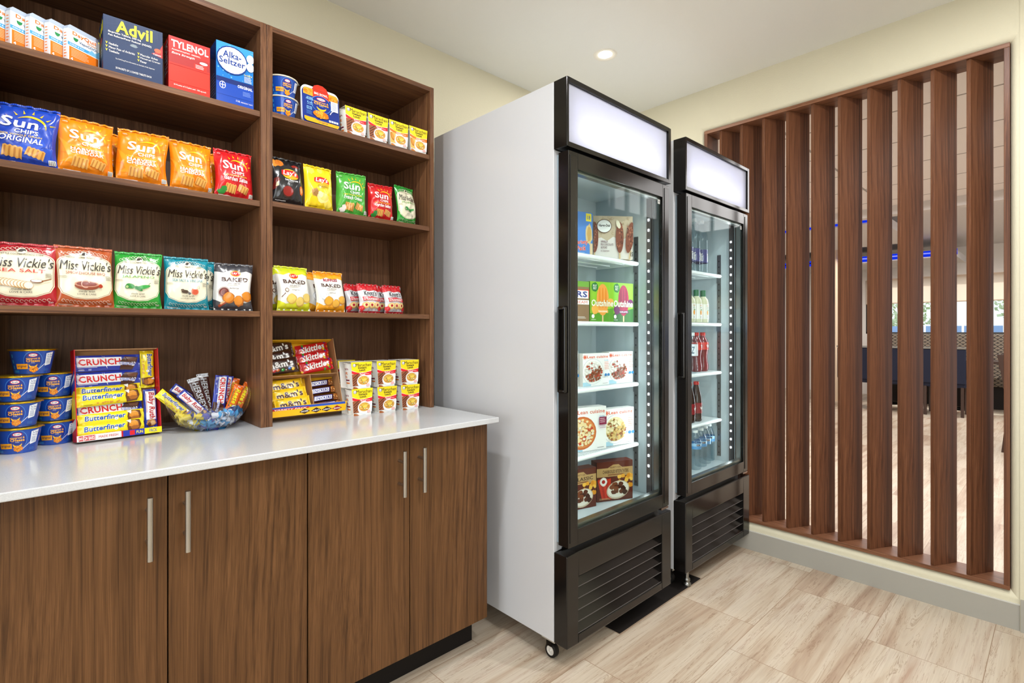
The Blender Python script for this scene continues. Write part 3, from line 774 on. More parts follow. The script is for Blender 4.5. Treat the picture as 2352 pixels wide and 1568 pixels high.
    # pilasters, shelves, led channel
    for sx in (0, 1):
        q = MB(); x = .0452 if sx == 0 else W - .0492
        q.box(x, x + .004, .135, .155, .49, 1.60, DGREY)
        for k in range(34): q.box(x - .0005, x + .0045, .142, .148, .505 + k * .032, .513 + k * .032, BLACKM)
        q.build('pilaster', t)
        q = MB(); xc = .0452 if sx == 0 else W - .0602
        q.box(xc, xc + .015, .062, .084, .475, 1.785, CHAN); l = q.build('led_channel', t)
        q = MB(); fx = xc + .0152 if sx == 0 else xc - .0002; si = 1 if sx == 0 else -1
        for k in range(26):
            z = .55 + k * .0445
            q.box(min(fx, fx + si * .002), max(fx, fx + si * .002), .070, .076, z - .0045, z + .0045, LED)
        q.build('diodes', l)['label'] = 'row of white light diodes'
        area('cooler_led_light', (x0 + (.068 if sx == 0 else W - .068), CY + .078, 1.12), (math.radians(90), 0, math.radians(-62 if sx == 0 else 62)), .012, 1.15, 1.25, (.92, .96, 1))
    for z in sh:
        q = MB(); R1 = .0085
        q.tube([(.052, .134, z - .009), (W - .056, .134, z - .009)], R1, WIRE, 14)
        q.box(.050, W - .054, .134, .142, z - .018, z - .001, WIRE)
        for k in range(40): xx = .058 + k * (W - .118) / 39; q.box(xx - .0016, xx + .0016, .140, .360, z - .0034, z - .0002, WIRE)
        for yy in (.2, .28, .352): q.box(.050, W - .054, yy, yy + .006, z - .009, z - .0035, WIRE)
        for xx in (.050, W - .058): q.box(xx, xx + .004, .140, .360, z - .016, z - .002, WIRE)
        s = q.build('wire_shelf', t); s['label'] = 'white coated wire shelf'
        for xx in (.0497, W - .0537):
            c = MB(); c.prism([(0, 0), (0, 0)][:0] or [(xx, z - .0165), (xx, z - .045), (xx + .004, z - .045), (xx + .004, z - .0165)], .136, .156, DGREY); c.build('clip', s)
    return t
cooler(1.351, 'white and black glass door freezer stocked with frozen meals, nearer the cabinets', (1.487, 1.219, .954, .688))
cooler(2.164, 'black fronted glass door cooler stocked with bottles, next to the slatted screen', (1.490, 1.224, .961, .700))
mb = MB(); mb.box(1.69, 2.345, 1.186, 1.86, .0, .0035, M('#17110e', 'matte'))  # flat black sheet over the floor tile below the coolers
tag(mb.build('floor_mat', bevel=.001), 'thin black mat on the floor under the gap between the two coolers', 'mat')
# ================================================================== PRINTED DESIGNS
Wt = '#f7f5f0'
def art_sun(bgc, flavor, dark, kind='film', chip=('#dba452', '#b87a35'), fl2=None, seed=2, extra=None):
    a = Art(.78, kind)
    q = random.Random(seed)
    for k in range(7): a.poly([(q.uniform(0, 1), q.uniform(0, .7)) for _ in range(3)], dark[0] if k % 2 else dark[1])
    a.circ(.13, .90, .05, dark[0]); a.t('100%', .09, .89, .17, .91, Wt)
    a.arc(.58, .60, .20, .035, 0, 130, '#f6c21c', 16, 2)
    for k in range(7):
        t = math.radians(20 + k * 21); a.poly([(.58 + .25 * math.cos(t - .05) / .78, .60 + .25 * math.sin(t - .05)), (.58 + .25 * math.cos(t + .05) / .78, .60 + .25 * math.sin(t + .05)), (.58 + .32 * math.cos(t) / .78, .60 + .32 * math.sin(t))], '#f6c21c')
    a.t('Sun', .19, .58, .73, .76, Wt, .035, 0, -2, (dark[0], .02))
    a.t('CHIPS', .40, .485, .74, .552, Wt, .03, 0, -2, (dark[0], .015))
    a.t('100% WHOLE GRAIN', .19, .437, .80, .468, '#f5d13a', .01)
    ls = flavor.split('\n')
    if len(ls) == 1: a.t(ls[0], .2, .34, .82, .43, Wt, .03, .15, -2)
    else: a.t(ls[0], .2, .38, .78, .435, Wt, .04); a.t(ls[1], .2, .32, .80, .375, Wt, .04)
    a.ridged(.38, .18, .28, .17, -8, *chip); a.ridged(.70, .19, .26, .14, -18, *chip)
    if extra: a.blob(.22, .16, .08, .06, extra, 3); a.blob(.16, .10, .1, .05, extra, 5)
    a.smallprint(.1, .03, .5, .055, Wt, 1); a.rect(.88, .05, .97, .12, Wt)
    for k in range(4): a.rect(.89 + k * .02, .055, .898 + k * .02, .115, '#222222')
    return a
def art_vickie(bgc, name, col, food, dark, asp=.82):
    a = Art(asp, 'film'); CR = '#efe8cc'
    a.ell(.5, .86, .17, .07, dark); pts = []
    for i in range(41):
        t = PI * i / 40; pts.append((.5 + .46 * math.cos(t), .69 + .17 * math.sin(t) ** .8))
    pts += [(.04, .32), (.10, .22), (.3, .145), (.5, .13), (.7, .145), (.90, .22), (.96, .32)]
    big = [(.5 + (x - .5) * 1.035, .48 + (y - .48) * 1.03) for x, y in pts]
    a.poly(big, '#e9e2c6'); a.poly(pts, dark); sm = [(.5 + (x - .5) * .985, .48 + (y - .48) * .985) for x, y in pts]; a.poly(sm, CR)
    for k in range(13):
        u = .12 + k * .063; v = .9 + .05 * math.sin(PI * (u - .05) / .9) - .05; a.arc(u, v - .02 + .03 * math.sin(PI * u), .022, .005, 0, 300, '#f4eedd', 8)
        a.arc(u, .12 - .05 * math.sin(PI * u), .02, .004, 0, 300, '#f4eedd', 8)
    a.ell(.5, .865, .075, .045, CR); a.poly([(.44, .85), (.47, .89), (.5, .9), (.55, .895), (.56, .86), (.53, .87), (.5, .85)], '#3b3330')
    a.t('KETTLE COOKED POTATO CHIPS', .20, .80, .80, .825, '#5b5044', .01)
    a.t('Miss Vickie\'s', .07, .60, .95, .76, '#2d2620', .03, .25)
    a.t(name, .16, .52, .84, .575, col, .012)
    a.smallprint(.05, .46, .2, .50, '#8a7d6a', 3); a.smallprint(.84, .44, .94, .52, '#6a5f50', 4)
    food(a)
    a.t('made with', .36, .235, .64, .27, '#4a3f34', .0, .3); a.t('LOVE & CARE', .34, .195, .66, .222, '#4a3f34')
    a.smallprint(.05, .03, .34, .06, '#f4eedd', 2); a.t('200', .86, .06, .93, .085, Wt)
    return a
def f_salt(a):
    for k in range(9): a.ell(.24 + k * .045, .36 - k * .006, .075, .06, '#b98a4f', -20); a.ell(.245 + k * .045, .362 - k * .006, .066, .052, '#f0e3c4', -20)
    a.ell(.72, .385, .09, .03, '#7a4a2c'); a.ell(.72, .39, .075, .022, '#e9e4d8'); a.rect(.78, .40, .92, .415, '#8a5530', 25)
def f_bbq(a):
    a.ell(.5, .34, .21, .065, '#8e4632'); a.ell(.5, .37, .21, .05, '#c8917a'); a.ell(.5, .37, .18, .038, '#8a4a42'); a.arc(.48, .37, .06, .012, 20, 300, '#d8b0a0', 12); a.blob(.74, .35, .04, .03, '#b03a22', 4)
def f_jal(a):
    a.ell(.34, .385, .10, .045, '#2f8a3b', -10); a.circ(.27, .37, .035, '#1d6b2c'); a.circ(.27, .37, .024, '#9fbf7a'); a.ell(.60, .37, .17, .032, '#37a047', 12); a.ell(.52, .345, .09, .03, '#237a35', -30); a.arc(.78, .41, .04, .008, 100, 220, '#2f6b2a', 6)
def f_vin(a):
    a.circ(.66, .34, .065, '#d9795a'); a.circ(.66, .335, .05, '#c8553a'); a.poly([(.62, .38), (.70, .38), (.685, .47), (.635, .47)], '#e4ded2'); a.arc(.73, .42, .03, .008, -80, 120, '#b9b2a4', 6)
    a.blob(.44, .33, .08, .035, '#4a3a30', 2); a.blob(.38, .36, .04, .02, '#5e4a3c', 3); a.circ(.54, .30, .025, '#2e2420')
def art_baked(acc, acc2, brand, sub, flav, pale='#f2f0ea', food='chips', body='#ffffff', dk='#4a2b22'):
    a = Art(.8, 'film')
    a.poly([(0, 1), (0, .82), (.2, .80), (.4, .86), (.6, .81), (.8, .85), (1, .80), (1, 1)], acc); a.poly([(0, 1), (0, .9), (.3, .86), (.7, .93), (1, .88), (1, 1)], acc2)
    a.poly([(0, 0), (1, 0), (1, .22), (.8, .16), (.5, .2), (.2, .15), (0, .23)], acc); a.poly([(0, 0), (1, 0), (1, .06), (.5, .03), (0, .07)], acc2)
    if brand == 'Lay\'s': a.ell(.52, .79, .14, .065, '#f3b21b'); a.ell(.52, .79, .125, .05, '#d7281f'); a.t('Lay\'s', .41, .765, .63, .83, Wt, .02, .2, 5)
    else: a.t('RUFFLES', .28, .76, .76, .83, '#b01f2e', .05, 0, 2, ('#3a2a6a', .03))
    a.t('BAKED', .16, .61, .86, .70, dk, .05, 0, 0)
    a.t('65% LESS FAT', .33, .555, .68, .585, dk); a.smallprint(.3, .52, .7, .545, '#9a8d7c', 2)
    a.t(flav, .38, .455, .62, .485, dk, .01)
    if food == 'bbq': a.circ(.24, .38, .12, '#b9aaa4'); a.circ(.24, .375, .10, '#6b2a22'); a.arc(.24, .375, .06, .012, 30, 300, '#9a4a3c', 12); a.rect(.08, .14, .46, .19, '#a5462c', 32); a.rect(.14, .15, .3, .185, '#e4b98a', 32); G = ('#d9862a', '#b5651c')
    elif food == 'sour': a.circ(.22, .40, .11, '#c9cdd4'); a.circ(.22, .40, .095, '#eceef0'); a.arc(.22, .4, .05, .01, 0, 250, '#bfc4cc', 10); G = ('#dfa83a', '#c4842a')
    else: a.circ(.22, .46, .045, '#6a3a22'); a.circ(.22, .46, .032, '#e8e0d4'); a.rect(.05, .34, .2, .355, '#6a3a22', 52); G = ('#e6c96a', '#cfa94a')
    for i, (x, y, r) in enumerate(((.36, .26, .12), (.62, .20, .11), (.84, .30, .11))): a.blob(x, y, r / .8, r, G[1], 11 + i, 16, .1); a.blob(x - .01, y + .01, r * 1.05, r * .85, G[0], 15 + i, 14, .12)
    a.smallprint(.25, .05, .7, .075, dk, 1)
    return a
def art_lays(dark, flav, fc):
    a = Art(.72, 'film')
    if dark: a.blob(.1, .85, .16, .08, '#e08a2c', 3); a.blob(.28, .88, .14, .07, '#c9701f', 4); a.blob(.75, .86, .14, .03, '#8a1c14', 7, 12, .4); a.circ(.45, .26, .13, '#3b1512'); a.circ(.45, .27, .11, '#8c1c18'); a.poly([(.05, .5), (.16, .55), (.22, .5), (.1, .3), (0, .25)], '#6a1f18'); a.poly([(.1, .42), (.18, .47), (.16, .36), (.08, .33)], '#e6c7a0'); a.blob(.88, .34, .07, .10, '#d8641e', 8); a.blob(.88, .34, .035, .06, '#eda36a', 9)
    else:
        for i, (x, y, r) in enumerate(((.2, .88, .13), (.55, .92, .1), (.9, .45, .16), (.75, .15, .14))): a.blob(x, y, r, r * .7, '#f4dd57', i + 3)
        a.blob(.30, .36, .13, .10, '#b98a4a', 3); a.blob(.30, .36, .10, .075, '#a3743a', 4); a.blob(.55, .26, .2, .12, '#f0dc8a', 6); a.blob(.62, .28, .15, .09, '#e6cd6e', 7); a.blob(.48, .34, .11, .07, '#f6e8a8', 8)
    a.ell(.56, .655, .26, .115, '#f6c31c'); a.ell(.60, .60, .2, .05, '#f3a81c')
    a.poly([(.28, .62), (.30, .72), (.5, .75), (.74, .74), (.82, .66), (.82, .60), (.6, .645), (.4, .60)], '#d3221d')
    a.t('Lay\'s', .33, .60, .78, .735, Wt, .03, .25, 2, ('#7a1210', .02))
    a.t(flav, .38, .50, .78, .545, fc, .015, 0, 0); a.smallprint(.45, .475, .7, .49, fc, 1); a.smallprint(.1, .05, .5, .075, fc, 1)
    return a
def art_knott():
    a = Art(.95, 'foil'); a.kind = 'film'
    a.poly([(0, 1), (0, .74), (.25, .80), (.5, .76), (.75, .80), (1, .74), (1, 1)], '#c8202c'); q = random.Random(3)
    for k in range(26): a.circ(q.uniform(.03, .97), q.uniform(.80, .98), .006, '#f0c36a')
    a.rect(0, 0, 1, .07, '#b81f2b')
    a.t('Knott\'s', .22, .60, .80, .77, '#1f1b18', .02, .2); a.smallprint(.26, .555, .76, .585, '#5a5048', 1)
    a.poly([(.1, .54), (.5, .57), (.92, .53), (.90, .40), (.5, .44), (.12, .41)], '#cf2230'); a.t('STRAWBERRY', .14, .435, .88, .525, Wt, .03)
    for i, x in enumerate((.24, .5, .76)): a.blob(x, .27, .15, .11, '#d9ae62', i + 2, 16, .08); a.blob(x, .28, .12, .085, '#eccd8a', i + 5, 16, .08); a.blob(x, .275, .05, .045, '#a8182a', i + 9)
    a.blob(.08, .16, .1, .08, '#c9242c', 4); a.blob(.9, .16, .1, .07, '#c9242c', 6); a.t('NET WT', .35, .10, .6, .13, '#6a2a2a')
    return a
def mac(a, x, y, s, seed=1):
    q = random.Random(seed); a.blob(x, y, s * 1.25 / a.a, s * .72, '#d9791a', seed, 16, .12)
    for k in range(9):
        t = q.uniform(0, 6.28); r = s * .55 * q.random() ** .5; a.arc(x + r * 1.5 * math.cos(t) / a.a, y + r * math.sin(t), s * .24, s * .2, q.uniform(0, 360), q.uniform(400, 560), ('#f3a52e', '#ee9420', '#f7b544')[k % 3], 6)
def kraft_core(a, cx, cy, r):
    """round macaroni emblem centred at cx, cy"""
    A = a.a
    a.circ(cx, cy, r * 1.04, '#4f9be0'); a.circ(cx, cy, r, '#1c3fa0'); a.circ(cx, cy, r * .93, '#17338c')
    a.ell(cx, cy + r * .62, r * .47 / A, r * .2, '#d8222b'); a.ell(cx, cy + r * .62, r * .40 / A, r * .145, Wt); a.t('Kraft', cx - r * .27 / A, cy + r * .545, cx + r * .27 / A, cy + r * .70, '#1c2d7a', .04)
    a.t('macaroni &', cx - r * .72 / A, cy + r * .16, cx + r * .74 / A, cy + r * .38, '#f6b02a', .04)
    a.t('CHeese', cx - r * .74 / A, cy - r * .12, cx + r * .74 / A, cy + r * .16, '#f6b02a', .06)
    a.t('DINNER', cx - r * .2 / A, cy - r * .24, cx + r * .2 / A, cy - r * .17, Wt)
    a.arc(cx, cy - r * .20, r * .50, r * .24, 200, 340, '#f8c41e', 14, 2)
def art_cup():
    a = Art(2.35, 'gloss')
    for k in range(3): a.rect(.05, .22 + k * .24, .085, .36 + k * .24, '#2c8fd0')
    a.rect(.06, .06, .2, .16, '#1f74c4')
    kraft_core(a, .50, .56, .40)
    a.rect(.16, .22, .40, .44, '#f2a51f'); a.t('original', .18, .26, .375, .40, '#2a2a55', .03)
    a.rect(.58, .30, .76, .325, '#dfe6ee', 38)
    mac(a, .51, .20, .17, 5)
    a.poly([(.74, .88), (.90, .94), (.87, .40), (.73, .34)], '#eef2f8'); a.t('The Taste', .76, .78, .885, .86, '#2a3f8c', .02); a.t('You Love', .76, .69, .88, .77, '#2a3f8c', .02); a.smallprint(.755, .42, .865, .66, '#5a6aa4', 5)
    a.smallprint(.72, .10, .86, .22, '#3f78c4', 3)
    return a
def art_bigbowl():
    a = Art(.86, 'gloss')
    a.poly([(0, .93), (.05, 1), (.28, 1), (.3, .78), (0, .80)], '#f2a830'); mac(a, .14, .90, .09, 4); a.poly([(.72, .80), (.7, 1), (.95, 1), (1, .94), (1, .78)], '#f2a830'); mac(a, .86, .88, .09, 8)
    a.poly([(.27, .60), (.27, 1), (.73, 1), (.73, .62)], '#cf3320'); a.t('BIG BOWL', .31, .87, .70, .94, Wt, .04)
    kraft_core(a, .5, .60, .245)
    a.t('even', .09, .69, .25, .73, '#8fc8f0', .02); a.t('more', .07, .64, .27, .69, '#8fc8f0', .03); a.t('Kraft', .10, .54, .25, .60, '#8fc8f0', .02); a.t('cheesy', .09, .49, .26, .53, '#8fc8f0', .02)
    a.rect(.08, .36, .22, .45, '#8fc8f0'); a.rect(.095, .37, .205, .44, '#17338c'); a.t('3.5', .11, .38, .19, .43, '#8fc8f0', .03)
    a.poly([(.78, .80), (.99, .80), (.99, .50), (.78, .50)], '#eef2f8'); a.smallprint(.81, .53, .97, .78, '#7a86b4', 7)
    a.arc(.98, .34, .2, .02, 100, 170, '#e6ebf2', 12)
    mac(a, .48, .29, .155, 3); a.circ(.37, .29, .01, '#17338c')
    a.smallprint(.06, .20, .24, .33, '#4f86cc', 4)
    a.poly([(.0, .13), (.3, .13), (.36, .10), (1, .10), (1, .06), (.96, 0), (.06, 0), (0, .05)], '#f2b01f'); a.t('original', .40, .025, .66, .085, '#2a2a55', .02)
    for k in range(4): a.rect(.70 + k * .072, .135, .76 + k * .072, .20, '#cfd9ec')
    return a
def art_noodle(chick):
    a = Art(.86, 'card')
    a.rect(0, .60, 1, 1, '#f7dc1e'); a.poly([(0, .60), (0, .70), (.3, .60), (.6, .58), (1, .66), (1, .55), (.5, .5), (0, .56)], Wt)
    bc = '#ee7a1e' if chick else '#e0232e'
    a.poly([(0, .68), (.3, .60), (.55, .575), (1, .64), (1, .50), (.6, .475), (.3, .50), (0, .575)], bc)
    a.t('Chicken' if chick else 'Beef', .34 if chick else .38, .50, .70, .575, Wt, .03, .1, 0); a.t('Flavor', .72, .53, .9, .565, Wt, .01)
    a.circ(.14, .88, .065, '#1f2a6a'); a.circ(.14, .88, .054, Wt); a.arc(.14, .885, .03, .014, 180, 360, '#1f2a6a', 8)
    a.t('Maruchan', .21, .83, .95, .95, '#17151c', .035); a.t('Instant', .32, .745, .74, .825, '#17151c', .045); a.t('Lunch', .37, .655, .68, .735, '#17151c', .045)
    if chick: a.rect(0, .12, .3, .53, '#e9b55c'); a.ell(.12, .36, .09, .16, '#b8721f', 20); a.ell(.13, .38, .06, .12, '#d89334', 20)
    else:
        a.rect(0, .10, .42, .55, '#9a5a38')
        for k in range(4): a.rect(.0, .18 + k * .09, .34, .215 + k * .09, '#5a2f1f', 35)
    a.ell(.60, .26, .36, .25, '#dfe4e8'); a.ell(.60, .28, .34, .22, Wt); a.ell(.60, .30, .30, .17, '#d9a34a'); q = random.Random(4)
    for k in range(26): a.blob(.60 + q.uniform(-.24, .24), .30 + q.uniform(-.12, .12), .035, .018, ('#6fa338', '#e07a2a', '#f2d070', '#c9892f', '#e9edc4')[k % 5], k, 7)
    a.blob(.62, .34, .15, .10, '#e2b93c', 5); a.blob(.62, .35, .12, .075, '#f0cf5a', 6)
    for k in range(5): a.arc(.58 + k * .02, .34, .05 + .01 * k, .006, 20, 170, '#c9962a', 6)
    a.poly([(.86, .08), (1, .1), (1, .5), (.9, .38)], '#f3f3f0'); a.blob(.84, .12, .1, .06, '#f0b9b4', 3); a.smallprint(.03, .03, .22, .09, '#4a3a30', 2)
    a.poly([(0, 0), (.3, 0), (.2, .05), (0, .08)], '#c8781e' if chick else '#a3561e')
    return a
def art_cupside():
    a = Art(.7, 'card'); a.rect(0, 0, 1, 1, '#efece4'); a.rect(0, .28, 1, .34, '#7a1f3a'); a.rect(0, .16, 1, .22, '#e0772a')
    a.t('Inst', .05, .55, .9, .68, '#e0772a', .05); a.t('lun', .1, .40, .8, .52, '#e0772a', .05); a.t('uchan', .05, .74, .95, .84, '#8a1f3a', .03); return a
def art_dayquil():
    a = Art(.86, 'gloss'); a.rect(0, 0, 1, 1, '#eef0f3')
    a.rect(0, .50, 1, .60, '#4fa8e0'); a.t('COLD & FLU', .06, .53, .5, .575, Wt, .03); a.poly([(.6, .5), (.75, .66), (.85, .60), (1, .72), (1, .5)], '#7fc4ea')
    a.rect(.04, .03, .96, .47, '#f07c1e'); a.smallprint(.1, .18, .72, .44, '#f9c79a', 6); a.ell(.86, .1, .08, .035, '#b5441a'); a.t('4', .08, .06, .15, .15, Wt, .03)
    a.t('DayQuil', .14, .83, .88, .97, '#f07c1e', .03, 0, 0); a.t('SEVERE+', .6, .785, .92, .825, '#f0a05e', .03); a.poly([(.16, .79), (.32, .79), (.30, .72), (.24, .68), (.18, .72)], '#1f8a4a'); a.t('VapoCOOL', .34, .66, .95, .755, '#2a4f7a', .02)
    return a
def art_daytop():
    a = Art(.86 / .22, 'gloss'); return a
def art_advil():
    a = Art(1.0, 'card'); a.rect(0, 0, 1, 1, '#122c55')
    for k in range(1, 14): a.rect(k * .072, .5, k * .072 + .003, 1, '#1d3c6a'); a.rect(0, .5 + k * .036, 1, .5 + k * .036 + .002, '#1d3c6a')
    a.rect(0, 0, 1, .56, '#122c55')
    a.t('Advil', .20, .74, .82, .96, '#f6ea22', .045, 0, 0)
    a.t('Ibuprofen Tablets, 200 mg', .08, .69, .62, .735, Wt, .015); a.t('Pain Reliever/Fever Reducer (NSAID)', .08, .63, .80, .675, Wt, .015)
    a.poly([(1, .76), (.93, .62), (.8, .54), (1, .50)], '#b52a2a'); a.ell(.91, .62, .06, .04, '#e2603a'); a.t('Tablets', .83, .525, .97, .555, Wt, .01)
    a.rect(0, .565, 1, .568, '#0b1c3a'); a.blob(.5, .575, .06, .03, '#7f8c94', 2)
    for i, s_ in enumerate(('Headache', 'Minor Pain of Arthritis', 'Toothache')): a.t(s_, .09, .475 - i * .065, .09 + .0185 * len(s_), .515 - i * .065, Wt, .01); a.t('v', .035, .48 - i * .065, .07, .52 - i * .065, '#f6ea22', .03)
    for i, s_ in enumerate(('Muscular Aches', 'Menstrual Cramps', 'Fever')): a.t(s_, .61, .435 - i * .062, .61 + .0215 * len(s_), .475 - i * .062, Wt, .01); a.t('v', .56, .44 - i * .062, .595, .48 - i * .062, '#f6ea22', .03)
    a.t('See Full Drug Facts information on the back of this dispenser', .2, .235, .86, .265, Wt); a.t('50 PACKETS OF 2 COATED TABLETS EACH', .2, .07, .8, .105, Wt, .005)
    return a
def art_advilside():
    a = Art(.8, 'card'); a.rect(0, 0, 1, 1, '#122c55'); a.t('vil', .05, .74, .9, .93, '#f6ea22', .045); a.ell(.45, .62, .3, .05, '#b52a2a'); a.smallprint(.1, .3, .8, .5, Wt, 4); return a
def art_tylenol():
    a = Art(.80, 'card'); a.rect(0, 0, 1, 1, '#e2260f'); a.rect(0, .5, 1, 1, '#c9241c'); a.rect(0, .5, 1, .7, '#a81f1c')
    a.t('TYLENOL', .06, .80, .96, .94, Wt, .045); a.t('Acetaminophen', .07, .735, .5, .77, Wt, .01); a.smallprint(.54, .735, .8, .765, Wt, 2); a.t('Extra Strength', .07, .66, .62, .71, Wt, .02, .25)
    a.ell(.84, .64, .10, .028, Wt); a.rect(.6, .50, .92, .60, '#e2260f'); a.smallprint(.64, .51, .88, .59, Wt, 3)
    a.rect(.0, .465, 1, .47, '#8a1410'); a.rect(.03, .14, .97, .455, '#ea2a10'); a.t('50 Pouches of 2 Caplets each - 500 mg each', .12, .065, .9, .10, Wt, .01)
    return a
def art_tylside():
    a = Art(.6, 'card'); a.rect(0, 0, 1, 1, '#c3221a'); a.t('TYLENOL', .2, .30, .75, .95, Wt, .03, 0, 90); return a
def art_alka():
    a = Art(.72, 'gloss'); a.rect(0, 0, 1, 1, '#1e78c8'); a.rect(0, .72, 1, 1, '#3f9bdc'); q = random.Random(2)
    for k in range(40): a.circ(q.uniform(.03, .97), q.uniform(.42, .98), q.uniform(.004, .014), '#79c0ee')
    a.ell(.42, .73, .42, .235, '#1a3f8c'); a.ell(.42, .73, .39, .215, '#eaf3fa')
    a.t('Alka-', .17, .76, .66, .87, '#16388c', .03); a.t('Seltzer', .07, .65, .77, .755, '#16388c', .03); a.smallprint(.16, .57, .68, .63, '#9fb6d2', 3)
    for x, y in ((.91, .84), (.91, .70)): a.circ(x, y, .075, '#dfe8ee'); a.circ(x, y, .065, '#f4f7f8'); a.circ(x - .02, y, .01, '#b9c6d0')
    a.t('Fast Relief of', .74, .535, .96, .565, '#f4e23a', .01); a.smallprint(.74, .42, .97, .525, Wt, 5)
    a.rect(0, .33, 1, .41, '#132a6e'); a.rect(0, 0, 1, .33, '#1b49b0'); a.t('ORIGINAL', .56, .30, .97, .35, Wt, .04)
    a.circ(.16, .28, .06, Wt); a.circ(.16, .28, .05, '#1b49b0'); a.rect(.152, .235, .168, .325, Wt); a.rect(.10, .275, .22, .287, Wt)
    a.smallprint(.7, .18, .95, .26, '#7fa0e0', 4); a.rect(0, .12, 1, .123, '#132a6e'); a.t('116', .52, .055, .62, .09, Wt, .02); a.t('EFFERVESCENT TABLETS', .65, .055, .97, .075, Wt)
    return a
# ---- sweets
def art_crunch(choc='#4a2418'):
    a = Art(3.4, 'film'); a.rect(.03, .30, .70, .86, '#e9e9ee'); a.t('CRUNCH', .055, .38, .68, .78, '#d51f26', .055)
    a.poly([(.40, .98), (.42, .80), (.44, .94), (.43, .78)], Wt); a.poly([(.44, .34), (.47, .14), (.46, .3)], Wt)
    a.smallprint(.04, .22, .40, .28, Wt, 1); a.smallprint(.05, .06, .15, .16, Wt, 2); a.rect(.19, .07, .235, .17, '#8f9ad8')
    a.poly([(.66, .06), (.86, .03), (.90, .30), (.67, .34)], choc); a.poly([(.66, .56), (.76, .88), (.97, .80), (.92, .44), (.80, .50)], choc); a.poly([(.66, .56), (.66, .40), (.88, .26), (.92, .44), (.80, .50)], '#aab0d8')
    q = random.Random(5)
    for k in range(16): a.blob(.68 + q.uniform(0, .22), .36 + q.uniform(-.1, .14), .012, .035, ('#5b2f1e', '#e8e4ec')[k % 2], k, 7)
    a.poly([(.76, .84), (.94, .77), (.91, .56), (.79, .60)], '#6b3c28')
    return a
def art_butter():
    a = Art(4.2, 'film'); a.t('Butterfinger', .09, .36, .70, .86, '#1450a8', .05, .2, 0, (Wt, .07))
    q = random.Random(6)
    for k in range(9): a.blob(.30 + q.uniform(0, .40), .17 + q.uniform(-.07, .07), .018, .06, '#d99a2c', k, 8)
    a.smallprint(.1, .08, .26, .16, '#5a6a2a', 1); a.poly([(.74, .05), (.72, .5), (.75, .95), (.93, .9), (.95, .5), (.90, .1)], '#6b3a16'); a.blob(.83, .62, .08, .26, '#d98a2a', 4); a.blob(.84, .34, .07, .16, '#a45f1f', 5)
    for k in range(4): a.arc(.83, .55, .12 + k * .07, .018, 20, 160, '#f0b654', 7)
    a.poly([(.72, .9), (.78, .7), (.8, .95)], Wt)
    return a
def art_babyruth():
    a = Art(4.0, 'film'); a.rect(.05, .14, .78, .86, '#e8e8ea'); a.t('Baby Ruth', .08, .24, .76, .80, '#b81f2c', .045, .2, 0, ('#7d1420', .01)); a.rect(.1, .17, .6, .20, '#b81f2c')
    a.blob(.87, .5, .09, .38, '#b07c44', 3); a.blob(.87, .62, .06, .2, '#d9b27a', 4); a.blob(.90, .35, .05, .14, '#6a3a1e', 5); return a
def art_hershey():
    a = Art(3.6, 'film'); a.rect(.0, 0, .09, 1, '#b9bcc2'); a.rect(.91, 0, 1, 1, '#b9bcc2'); a.t('HERSHEY\'S', .13, .26, .88, .80, '#b9bcc4', .03); a.rect(.12, .1, .3, .14, '#b9bcc4'); return a
def art_reese():
    a = Art(3.2, 'film'); a.t('Reese\'s', .14, .28, .72, .84, '#f8e11c', .05, .2, 0, ('#3a1a0e', .06)); a.rect(.16, .1, .7, .2, '#3a1a0e'); a.t('NUTRAGEOUS', .18, .115, .66, .185, '#f8e11c'); a.blob(.84, .5, .08, .28, '#6b3a1c', 4); a.blob(.84, .58, .05, .15, '#c98a3a', 5); a.smallprint(.04, .4, .1, .7, Wt, 3); return a
def art_snick():
    a = Art(4.4, 'film'); a.poly([(.05, .2), (.74, .2), (.78, .84), (.09, .84)], '#2238a0'); a.poly([(.07, .27), (.725, .27), (.755, .77), (.10, .77)], Wt); a.t('SNICKERS', .115, .33, .72, .71, '#1d2f96', .06, .2)
    a.poly([(.80, .1), (1, .1), (1, .9), (.84, .9)], '#a8652c'); q = random.Random(3)
    for k in range(8): a.blob(.90 + q.uniform(-.06, .06), .5 + q.uniform(-.25, .25), .025, .1, ('#e2b06a', '#6a3218', '#f0d3a0')[k % 3], k, 8)
    return a
def art_mm(yellow):
    a = Art(2.1, 'film'); c = '#4a2618' if yellow else Wt
    a.t('m&m\'s', .12, .38, .86, .80, c, .06, 0, 4, ((Wt if yellow else '#2c1610'), .035))
    for i, (x, y, cc) in enumerate(((.28, .22, '#d6232b'), (.38, .24, '#e06a1e'), (.52, .22, '#1f9a3a'), (.62, .18, '#5b3018'), (.72, .28, '#2a78d0'), (.82, .22, '#f2c51e' if not yellow else '#d6a81a'))): a.ell(x, y, .05, .085, cc, 10 * i); a.ell(x - .01, y + .02, .015, .03, Wt)
    a.smallprint(.06, .85, .3, .9, c, 1); return a
def art_skit():
    a = Art(3.1, 'film'); a.t('Skittles', .14, .28, .88, .82, Wt, .05, .15, 5, ('#8c1016', .03)); q = random.Random(2)
    for k in range(12):
        x = q.uniform(.02, .22) if k < 5 else q.uniform(.7, .98); a.circ(x, q.uniform(.08, .92), .10, ('#2fa03a', '#f2c51e', '#6a2a8c', '#ee7a1e', '#d6232b')[k % 5])
    return a
